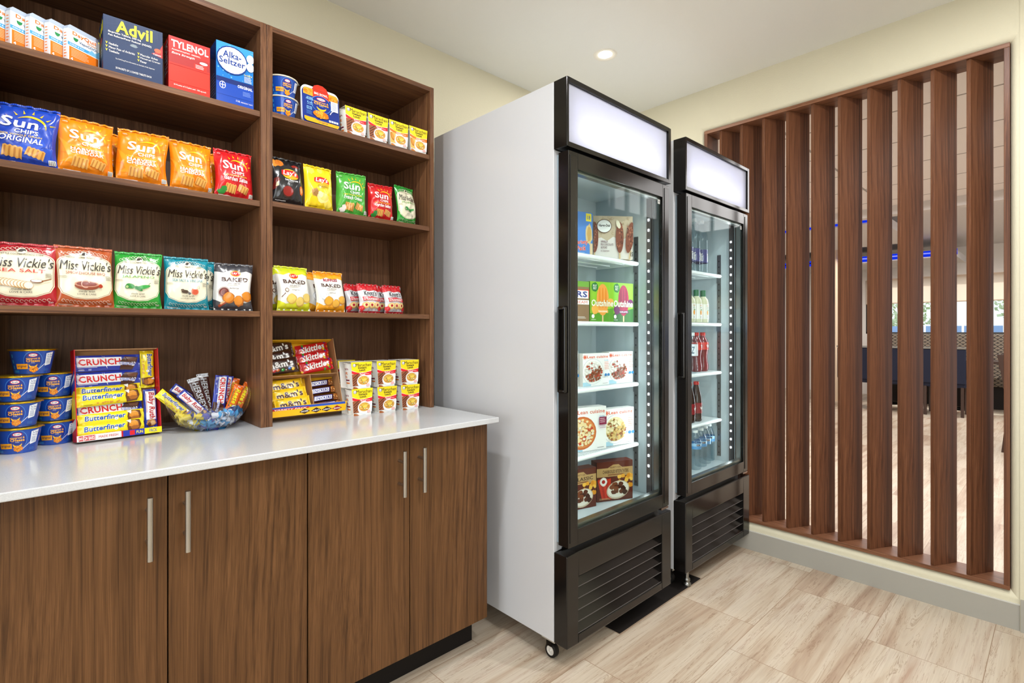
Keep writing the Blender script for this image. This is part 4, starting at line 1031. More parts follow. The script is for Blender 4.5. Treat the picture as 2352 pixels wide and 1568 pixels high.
# ================================================================== SNACKS ON THE SHELVES
def seal(sf, mb, m, v0=.962, off=.0011, nu=72):
    """crimped strip following the top edge of a bag"""
    us = [i / nu for i in range(nu + 1)]; P = []; N = []
    for i, u in enumerate(us):
        a = min(int(u * (len(sf.us) - 1)), len(sf.us) - 2); r = []; n_ = []
        for v in (v0, 1.0):
            b = min(int(v * (len(sf.vs) - 1)), len(sf.vs) - 2)
            p, n = sf.at(a, b, u, v, off + .0018 + (.0005 if i % 2 else 0)); r.append(p); n_.append(tuple((Vector(n) + Vector((.35 if i % 2 else -.35, 0, 0))).normalized()))
        P.append(r); N.append(n_)
    mb.grid(P, N, m)
def bag(lab, art, base, w_, h_, x, y, z, rz=0, D=.024, seed=1, lean=.10, group=None, name='chip_bag', cat='bag of chips', kind='film', sealcol=None, wr=.0029, rx=0):
    t = thing(name, lab, cat, (x, y, z), (rx, 0, math.radians(rz)), group)
    mb = MB(); sf = pillow(mb, w_, h_, D, M(base, kind), seed, art, lean=lean, wr=wr, z0=.0008); mb.build('bag_body', t)
    mb = MB(); seal(sf, mb, M(sealcol or base, kind)); mb.build('top_seal', t)
    return t
OR = ('#f08a12', ('#e87a0e', '#f59b22')); CH2 = ('#e8c06a', '#c9853a')
A_blue = art_sun(0, 'ORIGINAL', ('#1a3fae', '#2450c4'), seed=3); A_or = art_sun(0, 'HARVEST\nCHEDDAR', OR[1], seed=5); A_red = art_sun(0, 'Garden Salsa', ('#b9121c', '#d42026'), seed=6, extra='#2e8b3a'); A_gr = art_sun(0, 'French Onion', ('#3f9a32', '#5cb548'), seed=8, extra='#e6e2da')
yb = YB + .031
b_blue = bag('large blue bag of whole grain chips, leftmost on the second shelf of the left bookcase', A_blue, '#1c44b4', .138, .156, -.004, yb + .004, SL[1], -4, seed=11)
b_o1 = bag('orange chip bag beside the blue bag, leftmost of the three orange bags', A_or, OR[0], .120, .150, .121, yb, SL[1], 3, seed=12)
bag('orange chip bag in the middle of the three orange bags', A_or, OR[0], .121, .152, .247, yb, SL[1], -2, seed=13)
bag('orange chip bag leaning next to the red bag on the left bookcase', A_or, OR[0], .112, .150, .368, yb, SL[1], 0, seed=14)
b_red = bag('red chip bag at the right end of the left bookcase second shelf', A_red, '#cf1d23', .112, .152, .486, yb + .002, SL[1], -4, seed=15)
dup(b_o1, (.150, yb + .065, SL[1]), (0, 0, .1), 'orange chip bag half hidden behind the leftmost orange bag')
dup(b_o1, (.402, yb + .065, SL[1]), (0, 0, -.1), 'orange chip bag half hidden behind the one next to the red bag')
V = dict(s=('#b3232e', '#8f1822', 'SEA SALT', '#c8332e', f_salt), b=('#b5562c', '#8e3d1e', 'SMOKEHOUSE BBQ', '#a5402a', f_bbq), j=('#2a9a34', '#1b7a26', 'JALAPENO', '#4f9a3a', f_jal), v=('#12869a', '#0c6a7c', 'SEA SALT & VINEGAR', '#1c8298', f_vin))
def vb(k, *a, **kw):
    c = V[k]; return bag(a[0], art_vickie(0, c[2], c[3], c[4], c[1]), c[0], *a[1:], **kw)
vb('s', 'red and cream kettle chip bag, leftmost on the third shelf', .138, .160, -.006, yb, SL[2], -3, seed=21, wr=.0017)
vb('b', 'rust orange and cream kettle chip bag with a bowl of sauce printed on it', .125, .163, .1185, yb, SL[2], 2, seed=22, wr=.0017)
vb('j', 'green and cream kettle chip bag with peppers, on the left bookcase third shelf', .112, .160, .2365, yb + .002, SL[2], -2, seed=23, wr=.0017)
vv = vb('v', 'teal and cream kettle chip bag with a vinegar bottle printed on it, front one', .116, .157, .3565, yb, SL[2], 0, seed=24, wr=.0017)
dup(vv, (.388, yb + .062, SL[2]), (0, 0, -.05), 'teal kettle chip bag half hidden behind the other teal bag')
bag('dark grey and white barbecue baked chip bag, right end of the third shelf', art_baked('#4a4a50', '#3a3a40', 'Lay\'s', '', 'barbecue', food='bbq', dk='#4a2b22'), '#e6e4e0', .110, .150, .485, yb, SL[2], 0, seed=25, wr=.0017, sealcol='#4a4a50')
# right bookcase, second shelf
bag('black barbecue chip bag at the left end of the right bookcase second shelf', art_lays(True, 'barbecue', '#ffffff'), '#1d1c1f', .112, .158, .652, yb, SR[1], 0, seed=31)
bag('yellow classic chip bag between the black bag and the green bag', art_lays(False, 'CLASSIC', '#7a5a1a'), '#f0cf1c', .104, .156, .762, yb, SR[1], 3, seed=32)
bag('green french onion chip bag in the middle of the right bookcase second shelf', A_gr, '#4aa63c', .112, .158, .886, yb, SR[1], -2, seed=33)
bag('red chip bag between the green bag and the small kettle chip bag, right bookcase', A_red, '#cf1d23', .102, .138, 1.006, yb, SR[1], 0, seed=34)
vb('j', 'small green and cream kettle chip bag, right end of the right bookcase second shelf', .098, .150, 1.118, yb, SR[1], 4, seed=35)
# right bookcase, third shelf
A_bk = art_baked('#d9dc2a', '#c4cf22', 'Lay\'s', '', 'original'); A_rf = art_baked('#f0a51e', '#e58c14', 'RUFFLES', '', 'cheddar &\nsour cream', food='sour')
k1 = bag('yellow and white baked chip bag, left end of the right bookcase third shelf', A_bk, '#ebe9e2', .118, .152, .672, yb, SR[2], 2, seed=41, sealcol='#cdd326', wr=.0018)
dup(k1, (.650, yb + .06, SR[2]), (0, 0, .06), 'second yellow and white baked chip bag standing behind the front one')
k2 = bag('orange and white ridged baked chip bag beside the yellow and white one', A_rf, '#ebe9e2', .112, .144, .802, yb, SR[2], -2, seed=42, sealcol='#ef9a1a', wr=.0018)
dup(k2, (.795, yb + .058, SR[2] + 0), (0, 0, .08), 'second orange and white ridged baked chip bag behind the front one')
A_kn = art_knott()
kn = bag('small red and white strawberry cookie bag in front, second from the right end', A_kn, '#dcdcdf', .092, .110, .957, yb, SR[2], -3, seed=43, name='cookie_bag', cat='bag of cookies', sealcol='#c8202c', D=.02, lean=.14)
dup(kn, (1.062, yb, SR[2]), (0, 0, .03), 'small red and white strawberry cookie bag in front, nearest the right side panel')
dup(kn, (.925, yb + .05, SR[2]), (0, 0, .14), 'small strawberry cookie bag peeking out left, behind the front cookie bags')
dup(kn, (1.050, yb + .052, SR[2]), (0, 0, -.05), 'small strawberry cookie bag behind the rightmost front cookie bag')

# medicine boxes
def cbox(name, lab, w_, h_, d_, base, front, x, y, z, rz=0, left=None, right=None, top=None, kind='card', group=None, cat='box', rx=0):
    mb = MB(); carton(mb, w_, h_, d_, M(base, kind), front, left, right, top)
    o = mb.build(name, None, (x, y, z), (rx, 0, math.radians(rz))); return tag(o, lab, cat, group)
yf = YB + .010
A_day = art_dayquil()
ang = math.radians(33); dw = .082
dcenters = [(.082, .0), (.045, .0), (.009, .0), (-.027, .0), (-.063, .0)]
labs = ['white and orange cold medicine box, rightmost of the five beside the navy box', 'white and orange cold medicine box, second from the navy box', 'white and orange cold medicine box in the middle of the five', 'white and orange cold medicine box, second from the left edge', 'white and orange cold medicine box at the far left edge of the top shelf']
dq = None
for (xl, _), lb in zip(dcenters, labs):
    px = xl + dw / 2 * math.cos(ang); py = yf + .004 + dw / 2 * math.sin(ang)
    if dq is None:
        dq = thing('medicine_box', lb, 'box', (px, py, SL[0]), (0, 0, ang))
        mb = MB(); carton(mb, dw, .086, .0165, M('#e9ebef', 'gloss'), A_day, Art(.2, 'gloss').rect(0, 0, 1, 1, '#dfe6ee').smallprint(.2, .1, .8, .9, '#e9823a', 9)); mb.build('printed_carton', dq)
        mb = MB(); w2 = dw / 2 - .001
        mb.prism([(-w2, .0862), (w2, .0862), (w2, .093), (w2 - .006, .0985), (-w2 + .006, .0985), (-w2, .093)], .002, .0145, M('#b9c6da', 'gloss')); mb.build('clear_hang_tab', dq)['label'] = 'clear plastic rounded top'
    else: dup(dq, (px, py, SL[0]), label=lb)
A_adv = art_advil()
ad = cbox('pain_reliever_box', 'large navy blue pain reliever dispenser box with yellow lettering', .136, .152, .10, '#122c55', A_adv, .223, yf, SL[0], 0, art_advilside())
dup(ad, (.128, yf + .165, SL[0] + 0), (0, 0, math.radians(14)), 'second navy pain reliever box hidden behind the cold medicine boxes')
cbox('caplet_box', 'red pain reliever dispenser box with white lettering', .107, .153, .07, '#c9241c', art_tylenol(), .3595, yf, SL[0], 0, art_tylside())
cbox('antacid_box', 'tall blue effervescent tablet box at the right end of the top shelf', .107, .187, .07, '#1b57b8', art_alka(), .4835, yf, SL[0], 0, Art(.4, 'gloss').rect(0, 0, 1, 1, '#123a80').smallprint(.1, .1, .9, .5, '#5f8ac8', 8), kind='gloss')

# macaroni cups
A_cup = art_cup()
def mac_cup(lab, loc_, rz=0, s=1, lidc='#e9bd22', group=None):
    t = thing('macaroni_cup', lab, 'food cup', loc_, (0, 0, math.radians(rz)), group); b = M('#1747a8', 'gloss'); H = .0645 * s; r0, r1 = .0365 * s, .0465 * s
    mb = MB(); mb.lathe([(0, .001), (r0 - .001, .0002), (r0, .001), (r1, H - .002)], b, seg=48)
    conic(r0 + .0001, r1 + .0001, .001, H - .002, -163, -17, 30).put(mb, A_cup, .0001); mb.build('cup', t)
    mb = MB(); mb.lathe([(r1 + .0005, H - .0032), (r1 + .0026, H - .0022), (r1 + .003, H - .0002), (r1 + .0024, H + .0012), (r1 - .002, H + .0016), (0, H + .0016)], M(lidc, 'foil' if lidc == '#e9bd22' else 'paper'), seg=48)
    mb.face([(r1 * .8, -r1 * .62, H + .0018), (r1 * 1.12, -r1 * .34, H - .002), (r1 * 1.10, -r1 * .05, H + .0005), (r1 * .9, 0, H + .0018)], M(lidc, 'foil' if lidc == '#e9bd22' else 'paper')); mb.build('lid', t)
    return t
dz = .0668
m0 = mac_cup('blue macaroni cup at the bottom of the front left stack on the worktop', (-.013, 1.872, CT), -2)
dup(m0, (-.014, 1.873, CT + dz), (0, 0, -.10), 'blue macaroni cup, second from the bottom of the front left stack')
dup(m0, (-.016, 1.874, CT + 2 * dz), (0, 0, -.06), 'blue macaroni cup, third up in the front left stack')
dup(m0, (.0145, 1.905, CT + 3 * dz), (0, 0, .02), 'single blue macaroni cup at the very top of the pile')
dup(m0, (.062, 1.947, CT), (0, 0, .06), 'blue macaroni cup at the bottom of the rear stack beside the candy tray')
dup(m0, (.060, 1.946, CT + dz), (0, 0, -.02), 'blue macaroni cup in the middle of the rear stack beside the candy tray')
dup(m0, (.058, 1.945, CT + 2 * dz), (0, 0, -.05), 'blue macaroni cup on top of the rear stack beside the candy tray')
m1 = mac_cup('white-rimmed blue macaroni cup, lower one on the right bookcase top shelf', (.645, 1.838, SR[0]), 4, 1.02, '#e9e2cc')
dup(m1, (.644, 1.838, SR[0] + .0682), (0, 0, .02), 'white-rimmed blue macaroni cup, upper one on the right bookcase top shelf')
# big bowl
bb = thing('big_bowl_pack', 'large blue macaroni big bowl pack standing on edge on the top shelf', 'food pack', (.766, yf + .006, SR[0]), (math.radians(-5), 0, math.radians(3)))
def rrect(w_, h_, r, n=6):
    P = []
    for cx, cy, a0 in ((w_ / 2 - r, r, -90), (w_ / 2 - r, h_ - r, 0), (-w_ / 2 + r, h_ - r, 90), (-w_ / 2 + r, r, 180)):
        for k in range(n + 1): t = math.radians(a0 + 90 * k / n); P.append((cx + r * math.cos(t), cy + r * math.sin(t)))
    return P
mb = MB(); mb.prism(rrect(.140, .138, .022), .003, .008, M('#e8ebee', 'plastic')); 
for i in range(8): mb.prism([(x * (1 - .03 * i), .069 + (z - .069) * (1 - .03 * i)) for x, z in rrect(.134, .132, .022)], .008 + i * .005, .013 + i * .005, M('#e8ebee', 'plastic'))
mb.build('plastic_tray', bb)
mb = MB()
out = [(x, z) for x, z in rrect(.136, .128, .018)]; mid = [(.028, .128), (.022, .142), (.008, .149), (-.010, .149), (-.024, .142), (-.031, .128)]
k_ = [i for i, p in enumerate(out) if abs(p[1] - .128) < 1e-6]
sl_ = out[:14] + mid + out[14:]
mb.prism(sl_, 0, .0028, M('#17338c', 'gloss'))
# printed face: clip the artwork to the outline by drawing on a slightly smaller panel
flat((-.064, -.0002, .006), (.128, 0, 0), (0, 0, .121)).put(mb, art_bigbowl(), .0001)
mb.prism(mid, -.0004, 0, M('#cf3320', 'gloss')); mb.build('printed_sleeve', bb)

# noodle cups in cartons
A_nb, A_nc, A_ns = art_noodle(False), art_noodle(True), art_cupside()
def noodle(lab, chick, loc_, rz, group=None):
    t = thing('noodle_cup', lab, 'food cup', loc_, (0, 0, math.radians(rz)), group); H = .099; W0 = .073; W1 = .088
    mb = MB(); mb.lathe([(0, .001), (.031, .001), (.041, H - .006)], M('#efece4', 'paper'), (0, .043, 0), 40)
    conic(.0312, .0412, .002, H - .007, -250, -160, 12, (0, .043)).put(mb, A_ns, .0003); mb.build('foam_cup', t)
    mb = MB(); mb.lathe([(.042, H - .008), (.0435, H - .006), (.0435, H - .004), (0, H - .0035)], M('#e4ded2', 'paper'), (0, .0445, 0), 40); mb.build('lid', t)
    mb = MB(); C = M('#f2efe8', 'card'); th = .0009
    mb.prism([(-W0 / 2, 0), (W0 / 2, 0), (W1 / 2, H), (-W1 / 2, H)], 0, th, C); mb.prism([(-W0 / 2, 0), (W0 / 2, 0), (W1 / 2, H), (-W1 / 2, H)], .088, .088 + th, C)
    mb.box(-W1 / 2 + .002, W1 / 2 - .002, th, .088, H - th, H, M('#d8d2c8', 'card')); mb.box(-W0 / 2, W0 / 2, th, .088, 0, th, C)
    n = (0, -1, 0); s_ = Surf([0, 1], [0, 1], [[(-W0 / 2, 0, 0), (-W1 / 2, 0, H)], [(W0 / 2, 0, 0), (W1 / 2, 0, H)]], [[n, n], [n, n]])
    s_.put(mb, A_nc if chick else A_nb, .0001); mb.build('printed_sleeve', t); return t
nb = noodle('yellow and red beef noodle cup beside the big bowl pack on the top shelf', False, (.892, yf, SR[0]), 3)
dup(nb, (.983, yf + .001, SR[0]), (0, 0, .05), 'yellow and red beef noodle cup between the other beef cup and a chicken one')
nc = noodle('yellow and orange chicken noodle cup next to the beef noodle cups', True, (1.073, yf + .001, SR[0]), 2)
dup(nc, (1.163, yf, SR[0]), (0, 0, .03), 'yellow and orange chicken noodle cup at the right end of the top shelf')
pos = [(.923, 1.803, 3), (1.028, 1.804, 3), (1.132, 1.803, 1)]
L6 = [('beef noodle cup at the bottom left of the six, beside the yellow candy box', 'beef noodle cup at the top left of the six, beside the yellow candy box'), ('beef noodle cup at the bottom middle of the six on the worktop', 'beef noodle cup at the top middle of the six on the worktop'), ('beef noodle cup at the bottom right of the six, by the bookcase side', 'beef noodle cup at the top right of the six, by the bookcase side')]
for (x, y, r), (l0, l1) in zip(pos, L6):
    dup(nb, (x, y, CT), (0, 0, math.radians(r)), l0); dup(nb, (x - .002, y + .002, CT + .0995), (0, 0, math.radians(r + 1)), l1)
dup(nb, (.930, 1.950, CT), (0, 0, math.radians(16)), 'beef noodle cup behind the bottom left one, mostly hidden'); dup(nb, (.930, 1.950, CT + .0995), (0, 0, math.radians(16)), 'beef noodle cup behind the top left one, mostly hidden')

# ------------------------------------------------------------------ candy bars
def bar_mesh(name, w_, h_, D, base, art, seed, kind='film', parts=True):
    """bar centred on its base-left corner: x 0..w, z 0..h, front towards -y"""
    mb = MB(); pillow(mb, w_, h_, D, M(base, kind), seed, art, nu=30, nv=10, seal='u', wr=.0007, waist=.02, pv=.3, edge=4, z0=0)
    for i, p in enumerate(mb.v): mb.v[i] = (p[0] + w_ / 2, p[1], p[2])
    return mb
BT = {}
BARS = dict(crunch=(.158, .047, .006, '#2436a4', art_crunch, 'blue and white crisped rice chocolate bar'), butter=(.158, .038, .009, '#f2dc1c', art_butter, 'yellow peanut butter candy bar'), ruth=(.118, .034, .008, '#2236a0', art_babyruth, 'white and blue nougat candy bar'),
            hersh=(.15, .040, .005, '#3b1b16', art_hershey, 'dark brown milk chocolate bar'), reese=(.13, .038, .008, '#ee6a14', art_reese, 'orange peanut candy bar'), snick=(.118, .030, .009, '#4a2216', art_snick, 'brown caramel peanut candy bar'),
            mmb=(.125, .058, .010, '#3f2218', lambda: art_mm(False), 'brown bag of candy'), mmy=(.125, .058, .011, '#f3c71c', lambda: art_mm(True), 'yellow bag of peanut candy'), skit=(.125, .044, .008, '#c8161e', art_skit, 'red bag of fruit candy'))
def bar(k, lab, M4, cat='candy bar', name=None):
    """M4 places the bar's lower-left corner frame"""
    if k not in BT:
        W_, H_, D_, c, af, _ = BARS[k]; mb = bar_mesh(k, W_, H_, D_, c, af(), 50 + len(BT)); o = mb.build(name or 'candy_bar'); BT[k] = o; first = True
    else: o = BT[k].copy(); COL.objects.link(o)
    o.name = name or 'candy_bar'; o.matrix_world = M4; return tag(o, lab, cat)
# leaning tray of chocolate bars
def tray_frame(x, y, z, yaw, lean): return Matrix.Translation((x, y, z)) @ Matrix.Rotation(math.radians(yaw), 4, 'Z') @ Matrix.Rotation(math.radians(-lean), 4, 'X')
TW, TH, TD = .203, .258, .046; ln = 7.5
T1 = tray_frame(.104, 1.868, CT + .0003 + TD * math.sin(math.radians(ln)), 7.5, ln)
tr = thing('candy_tray', 'red open cardboard tray of chocolate bars leaning back beside the macaroni cups', 'display box'); tr.matrix_world = T1
RED = M('#c4161f', 'card'); KB = M('#b78a5f', 'paper'); c = .0022
mb = MB(); mb.box(0, TW, TD - c, TD, 0, TH, KB); mb.build('tray_back', tr)
mb = MB()
for a, b in ((0, c), (TW - c, TW)): mb.box(a, b, 0, TD - c, 0, TH, RED)
mb.box(c, TW - c, .002, TD - c, TH - c, TH, KB); mb.box(c, TW - c, 0, TD - c, 0, c, KB)
mb.box(c, TW - c, .0023, .0028, .0025, TH - .003, KB) if False else None
for sx, uu in ((0, (0, -1, 0)), (1, (0, 1, 0))):
    a = Art(.18, 'card'); a.rect(0, .25, 1, .55, '#f0d01c'); a.poly([(0, .5), (1, .6), (1, .8), (0, .66)], '#2a3fa8'); a.poly([(0, .1), (1, .16), (1, .26), (0, .2)], '#e9e6e0'); a.poly([(0, .60), (1, .70), (1, .74), (0, .64)], '#e9e6e0')
    if sx: flat((TW, 0, 0), (0, TD, 0), (0, 0, TH)).put(mb, a, .0001)
    else: flat((0, TD, 0), (0, -TD, 0), (0, 0, TH)).put(mb, a, .0001)
mb.build('tray_sides', tr)
mb = MB(); mb.box(0, TW, -.0022, 0, 0, .017, RED)
a = Art(12, 'card'); a.rect(0, 0, .5, 1, '#e9e6e2'); a.rect(.02, .1, .07, .9, '#c4161f'); a.t('BARS', .025, .25, .065, .75, Wt, .03); a.rect(.08, .1, .20, .9, '#c4161f'); a.t('24 BARS', .085, .2, .195, .8, Wt, .04); a.t('MADE FRESH', .24, .3, .46, .7, '#c4161f', .03); a.rect(.52, 0, .78, 1, '#2436a4'); a.rect(.60, .1, .66, .9, '#d51f26'); a.t('FUN', .68, .25, .76, .75, '#f2dc1c', .03); a.rect(.78, 0, 1, 1, '#f2dc1c'); a.t('PACK', .84, .2, .94, .8, '#1450a8', .03)
flat((0, -.0022, 0), (TW, 0, 0), (0, 0, .017)).put(mb, a, .0001); mb.build('front_lip', tr)
def inT(T, x, y, z, rot=0): return T @ Matrix.Translation((x, y, z)) @ Matrix.Rotation(math.radians(rot), 4, 'Y')
lay = [('crunch', .0055, .031, .196, 0, 'blue and white crisped rice bar at the top of the leaning tray'), ('crunch', .0055, .031, .1465, -1, 'blue and white crisped rice bar, second from the top of the leaning tray'), ('crunch', .006, .031, .058, -1, 'blue and white crisped rice bar, lowest one in the leaning tray'),
       ('butter', .004, .029, .115, -1, 'yellow candy bar, uppermost of the four lying in the leaning tray'), ('butter', .0035, .0155, .095, -2, 'yellow candy bar in the middle of the leaning tray, below the other yellow one'), ('butter', .007, .0200, .036, -1, 'yellow candy bar partly covered by the lowest yellow bar in the leaning tray'), ('butter', .0035, .0100, .006, -2, 'yellow candy bar at the very bottom of the leaning tray')]
for k, x, y, z, r, lb in lay: bar(k, lb, inT(T1, x, y, z, r))
b = bar('butter', 'yellow candy bar standing upright at the right side of the leaning tray', inT(T1, .1625, .030, .2530, 90)); b.scale = (.72, 1, .95)
b = bar('ruth', 'white and red nougat candy bar upright at the lower right of the leaning tray', inT(T1, .1645, .020, .1330, 90))
# yellow variety box
ln2 = 19; T2 = tray_frame(.5955, 1.850, CT + .0003 + .060 * math.sin(math.radians(ln2)), 0, ln2); VW, VH, VD = .276, .282, .060
vb_ = thing('variety_box', 'yellow cardboard variety candy box with four compartments in the right bookcase', 'display box'); vb_.matrix_world = T2
YEL = M('#f2b81c', 'card')
mb = MB(); mb.box(0, VW, VD - c, VD, 0, VH, YEL); mb.build('box_back', vb_)
mb = MB()
for a_, b_ in ((0, c), (VW - c, VW)): mb.box(a_, b_, .0, VD - c, 0, VH, KB)
mb.box(c, VW - c, 0, VD - c, 0, c, KB); mb.box(c, VW - c, .012, VD - c, VH - c, VH, YEL)
flat((VW, 0, 0), (0, VD, 0), (0, 0, VH)).put(mb, Art(.2).rect(0, 0, 1, 1, '#f2b81c'), .0001); mb.build('box_sides', vb_)
mb = MB(); mb.box(c, VW - c, .004, VD - c, .143, .145, KB); mb.build('divider', vb_); mb = MB(); mb.box(.168, .170, .004, VD - c, c, .143, KB); mb.build('divider', vb_)
mb = MB(); mb.prism([(0, 0), (VW, 0), (VW + .006, .034), (-.0, .034)], -.014, -.0122, YEL, Matrix.Rotation(math.radians(18), 4, 'X')); 
mb.box(0, VW, -.0135, .0, 0, .0018, YEL)
a = Art(8, 'card'); a.rect(0, .72, 1, .97, '#2a50b0'); a.poly([(.03, .62), (.5, .66), (.52, .82), (.05, .82)], '#b5232a'); a.t('VARIETY PACK', .08, .64, .48, .78, Wt, .02, .2)
for i, (u, cc, tx) in enumerate(((.45, '#3a2418', 'SNICKERS'), (.60, '#3a2418', 'm&m\'s'), (.74, '#3a2418', 'm&m\'s'), (.88, '#8c1a1c', 'Skittles'))): a.poly([(u - .07, .3), (u, .08), (u + .07, .34), (u, .62)], cc); a.t(tx, u - .045, .26, u + .045, .42, Wt, .02, 0, 4)
m18 = Matrix.Rotation(math.radians(18), 4, 'X')
flat(tuple(m18 @ Vector((0, -.014, .0))), (VW, 0, 0), tuple(m18.to_3x3() @ Vector((0, 0, .034)))).put(mb, a, .0002); mb.build('front_lip', vb_)
for i, (x, y, z, r) in enumerate(((.012, .040, .214, -8), (.008, .030, .176, -9), (.014, .020, .149, -6))): bar('mmb', ['brown candy bag at the top of the yellow variety box', 'brown candy bag in the middle of the pile in the yellow variety box', 'brown candy bag lowest of the three in the yellow variety box'][i], inT(T2, x, y, z, r), 'candy bag', 'candy_bag')
for i, (x, y, z, r) in enumerate(((.146, .042, .222, -8), (.140, .030, .186, -7), (.145, .018, .150, -7))): bar('skit', ['red fruit candy bag at the top right of the yellow variety box', 'red fruit candy bag second down in the yellow variety box', 'red fruit candy bag lowest of the three in the yellow variety box'][i], inT(T2, x, y, z, r), 'candy bag', 'candy_bag')
for i, (x, y, z, r) in enumerate(((.030, .040, .078, -3), (.034, .024, .040, -4), (.036, .010, .006, -2))): bar('mmy', ['yellow peanut candy bag, upper one in the lower left compartment', 'yellow peanut candy bag with dark lettering in the middle of the lower compartment', 'yellow peanut candy bag lowest in the lower left compartment'][i], inT(T2, x, y, z, r), 'candy bag', 'candy_bag')
for i, (x, y, z, r) in enumerate(((.154 - .004, .047, .100, -4), (.1555 - .004, .038, .070, -4), (.157 - .004, .028, .040, -3), (.153, .012, .010, -3))):
    b = bar('snick', ['brown caramel bar at the top of the lower right compartment', 'brown caramel bar second from the top in the lower right compartment', 'brown caramel bar third from the top in the lower right compartment', 'brown caramel bar at the bottom, in front, lower right compartment'][i], inT(T2, x + .021, y, z, r)); b.scale = (.84, .9, .92)

# cut glass bowl
bx, by = .4325, 1.884
bw = thing('glass_bowl', 'oval cut glass bowl of candy bars on the worktop', 'bowl', (bx, by, CT), (0, 0, math.radians(3)))
def bowl_pt(t, s, off=0):
    """t around, s 0 base .. 1 rim"""
    ru = .1225; rv = .094
    k = (.30 + .70 * math.sin(s * PI / 2) ** .9)
    rim = .073 + .046 * abs(math.cos(t)) ** 2.2
    fl = 1 + .012 * math.cos(t * 44) * (1 if s > .12 else 0) * (.4 + .6 * s)
    kk = k * fl - off
    return Vector((ru * kk * math.cos(t), rv * kk * math.sin(t), .0035 + rim * (1 - math.cos(s * PI / 2)) ** .9 + (off * .03)))
mb = MB(); nt_, ns_ = 176, 12
for off in (0,):
    P = []; N = []
    for i in range(nt_ + 1):
        t = 2 * PI * i / nt_; r = []; n_ = []
        for j in range(ns_ + 1):
            s_ = j / ns_; p = bowl_pt(t, s_, off); a1 = bowl_pt(t + .01, s_, off) - p; a2 = bowl_pt(t, min(s_ + .01, 1.02), off) - p; nn = a1.cross(a2); nn = nn.normalized() if nn.length else Vector((0, 0, -1))
            r.append(tuple(p)); n_.append(tuple(nn if off == 0 else -nn))
        P.append(r); N.append(n_)
    mb.grid(P, N, CRYSTAL, flip=off > 0)
for i in range(nt_):
    t0, t1 = 2 * PI * i / nt_, 2 * PI * (i + 1) / nt_; mb.face([tuple(bowl_pt(t0, 1)), tuple(bowl_pt(t1, 1)), tuple(bowl_pt(t1, 1, .022)), tuple(bowl_pt(t0, 1, .022))], CRYSTAL)
mb.build('bowl_wall', bw)
mb = MB(); mb.lathe([(0, 0), (.046, 0), (.048, .003), (0, .0036)], CRYSTAL, seg=44, sx=1, sy=.66); mb.build('bowl_foot', bw)
def V3(x, y, z): return Vector((x, y, z))
def bowlbar(k, lab, top, bot, lean=12, sc=1, name=None, yaw=0):
    W_, H_ = BARS[k][0], BARS[k][1]; d = V3(*bot) - V3(*top); phi = math.atan2(-d.z, d.x)
    m4 = Matrix.Translation(top) @ Matrix.Rotation(math.radians(yaw), 4, 'Z') @ Matrix.Rotation(math.radians(-lean), 4, 'X') @ Matrix.Rotation(phi, 4, 'Y') @ Matrix.Diagonal((sc, 1, sc, 1)) @ Matrix.Translation((0, 0, -H_ / 2)); return bar(k, lab, m4)
import_y = 1.90
bowlbar('butter', 'yellow candy bar hanging over the left rim of the glass bowl', (.298, 1.900, .992), (.385, 1.89, .900), 6, .80)
bowlbar('ruth', 'white and red nougat bar leaning left of the dark bars in the glass bowl', (.356, 1.906, .985), (.430, 1.89, .900), 8, .9)
bowlbar('hersh', 'dark brown chocolate bar leaning in the glass bowl, front one of the two', (.3935, 1.920, 1.028), (.428, 1.90, .91), 6, .86)
bowlbar('hersh', 'dark brown chocolate bar in the glass bowl, rear one of the two', (.424, 1.938, 1.040), (.438, 1.92, .92), 6, .86)
bowlbar('crunch', 'blue crisped rice bar standing upright in the glass bowl', (.4795, 1.925, 1.032), (.465, 1.90, .92), 6, .84)
bowlbar('crunch', 'blue crisped rice bar behind the upright one in the glass bowl', (.502, 1.950, 1.026), (.49, 1.94, .93), 4, .80)
bowlbar('reese', 'orange candy bar in front at the right of the glass bowl', (.530, 1.915, .998), (.500, 1.89, .92), 6, .84)
bowlbar('reese', 'orange candy bar at the far right rim of the glass bowl', (.5640, 1.925, 1.000), (.528, 1.90, .93), 6, .82)
bowlbar('reese', 'orange candy bar at the back of the glass bowl behind the blue one', (.526, 1.950, 1.018), (.512, 1.93, .93), 5, .84)
bowlbar('ruth', 'blue ended nougat bar lying behind the left bars of the glass bowl', (.340, 1.935, 1.002), (.43, 1.92, .93), 5, .9)
# wrapped candies in the bowl
def candy(col, seed):
    q = random.Random(seed); mb = MB(); m = M(col, 'film'); n = 12; P = []; N = []
    for i in range(n + 1):
        t = i / n; r = .0085 * math.sin(PI * t) ** .5 if .18 < t < .82 else (.009 * (1 - t / .18) + .0025 if t <= .18 else .009 * ((t - .82) / .18) + .0025); row = []; nr = []
        for k in range(13):
            a = 2 * PI * k / 12; rr = r * (1 + .18 * math.sin(a * 5 + t * 9 + seed)); row.append(((t - .5) * .040, rr * math.cos(a), rr * math.sin(a))); nr.append((0, math.cos(a), math.sin(a)))
        P.append(row); N.append(nr)
    mb.grid(P, N, m, flip=True); return mb.build('wrapped_candy')
q = random.Random(8); protos = []
for col in ('#3f9fd8', '#e8eaf0', '#e9cf2c', '#5a5cb0', '#e86a22'): protos.append(candy(col, len(protos)))
cn = {0: 'light blue foil', 1: 'white', 2: 'yellow', 3: 'violet blue foil', 4: 'orange foil'}
used = set(); cnt = 0
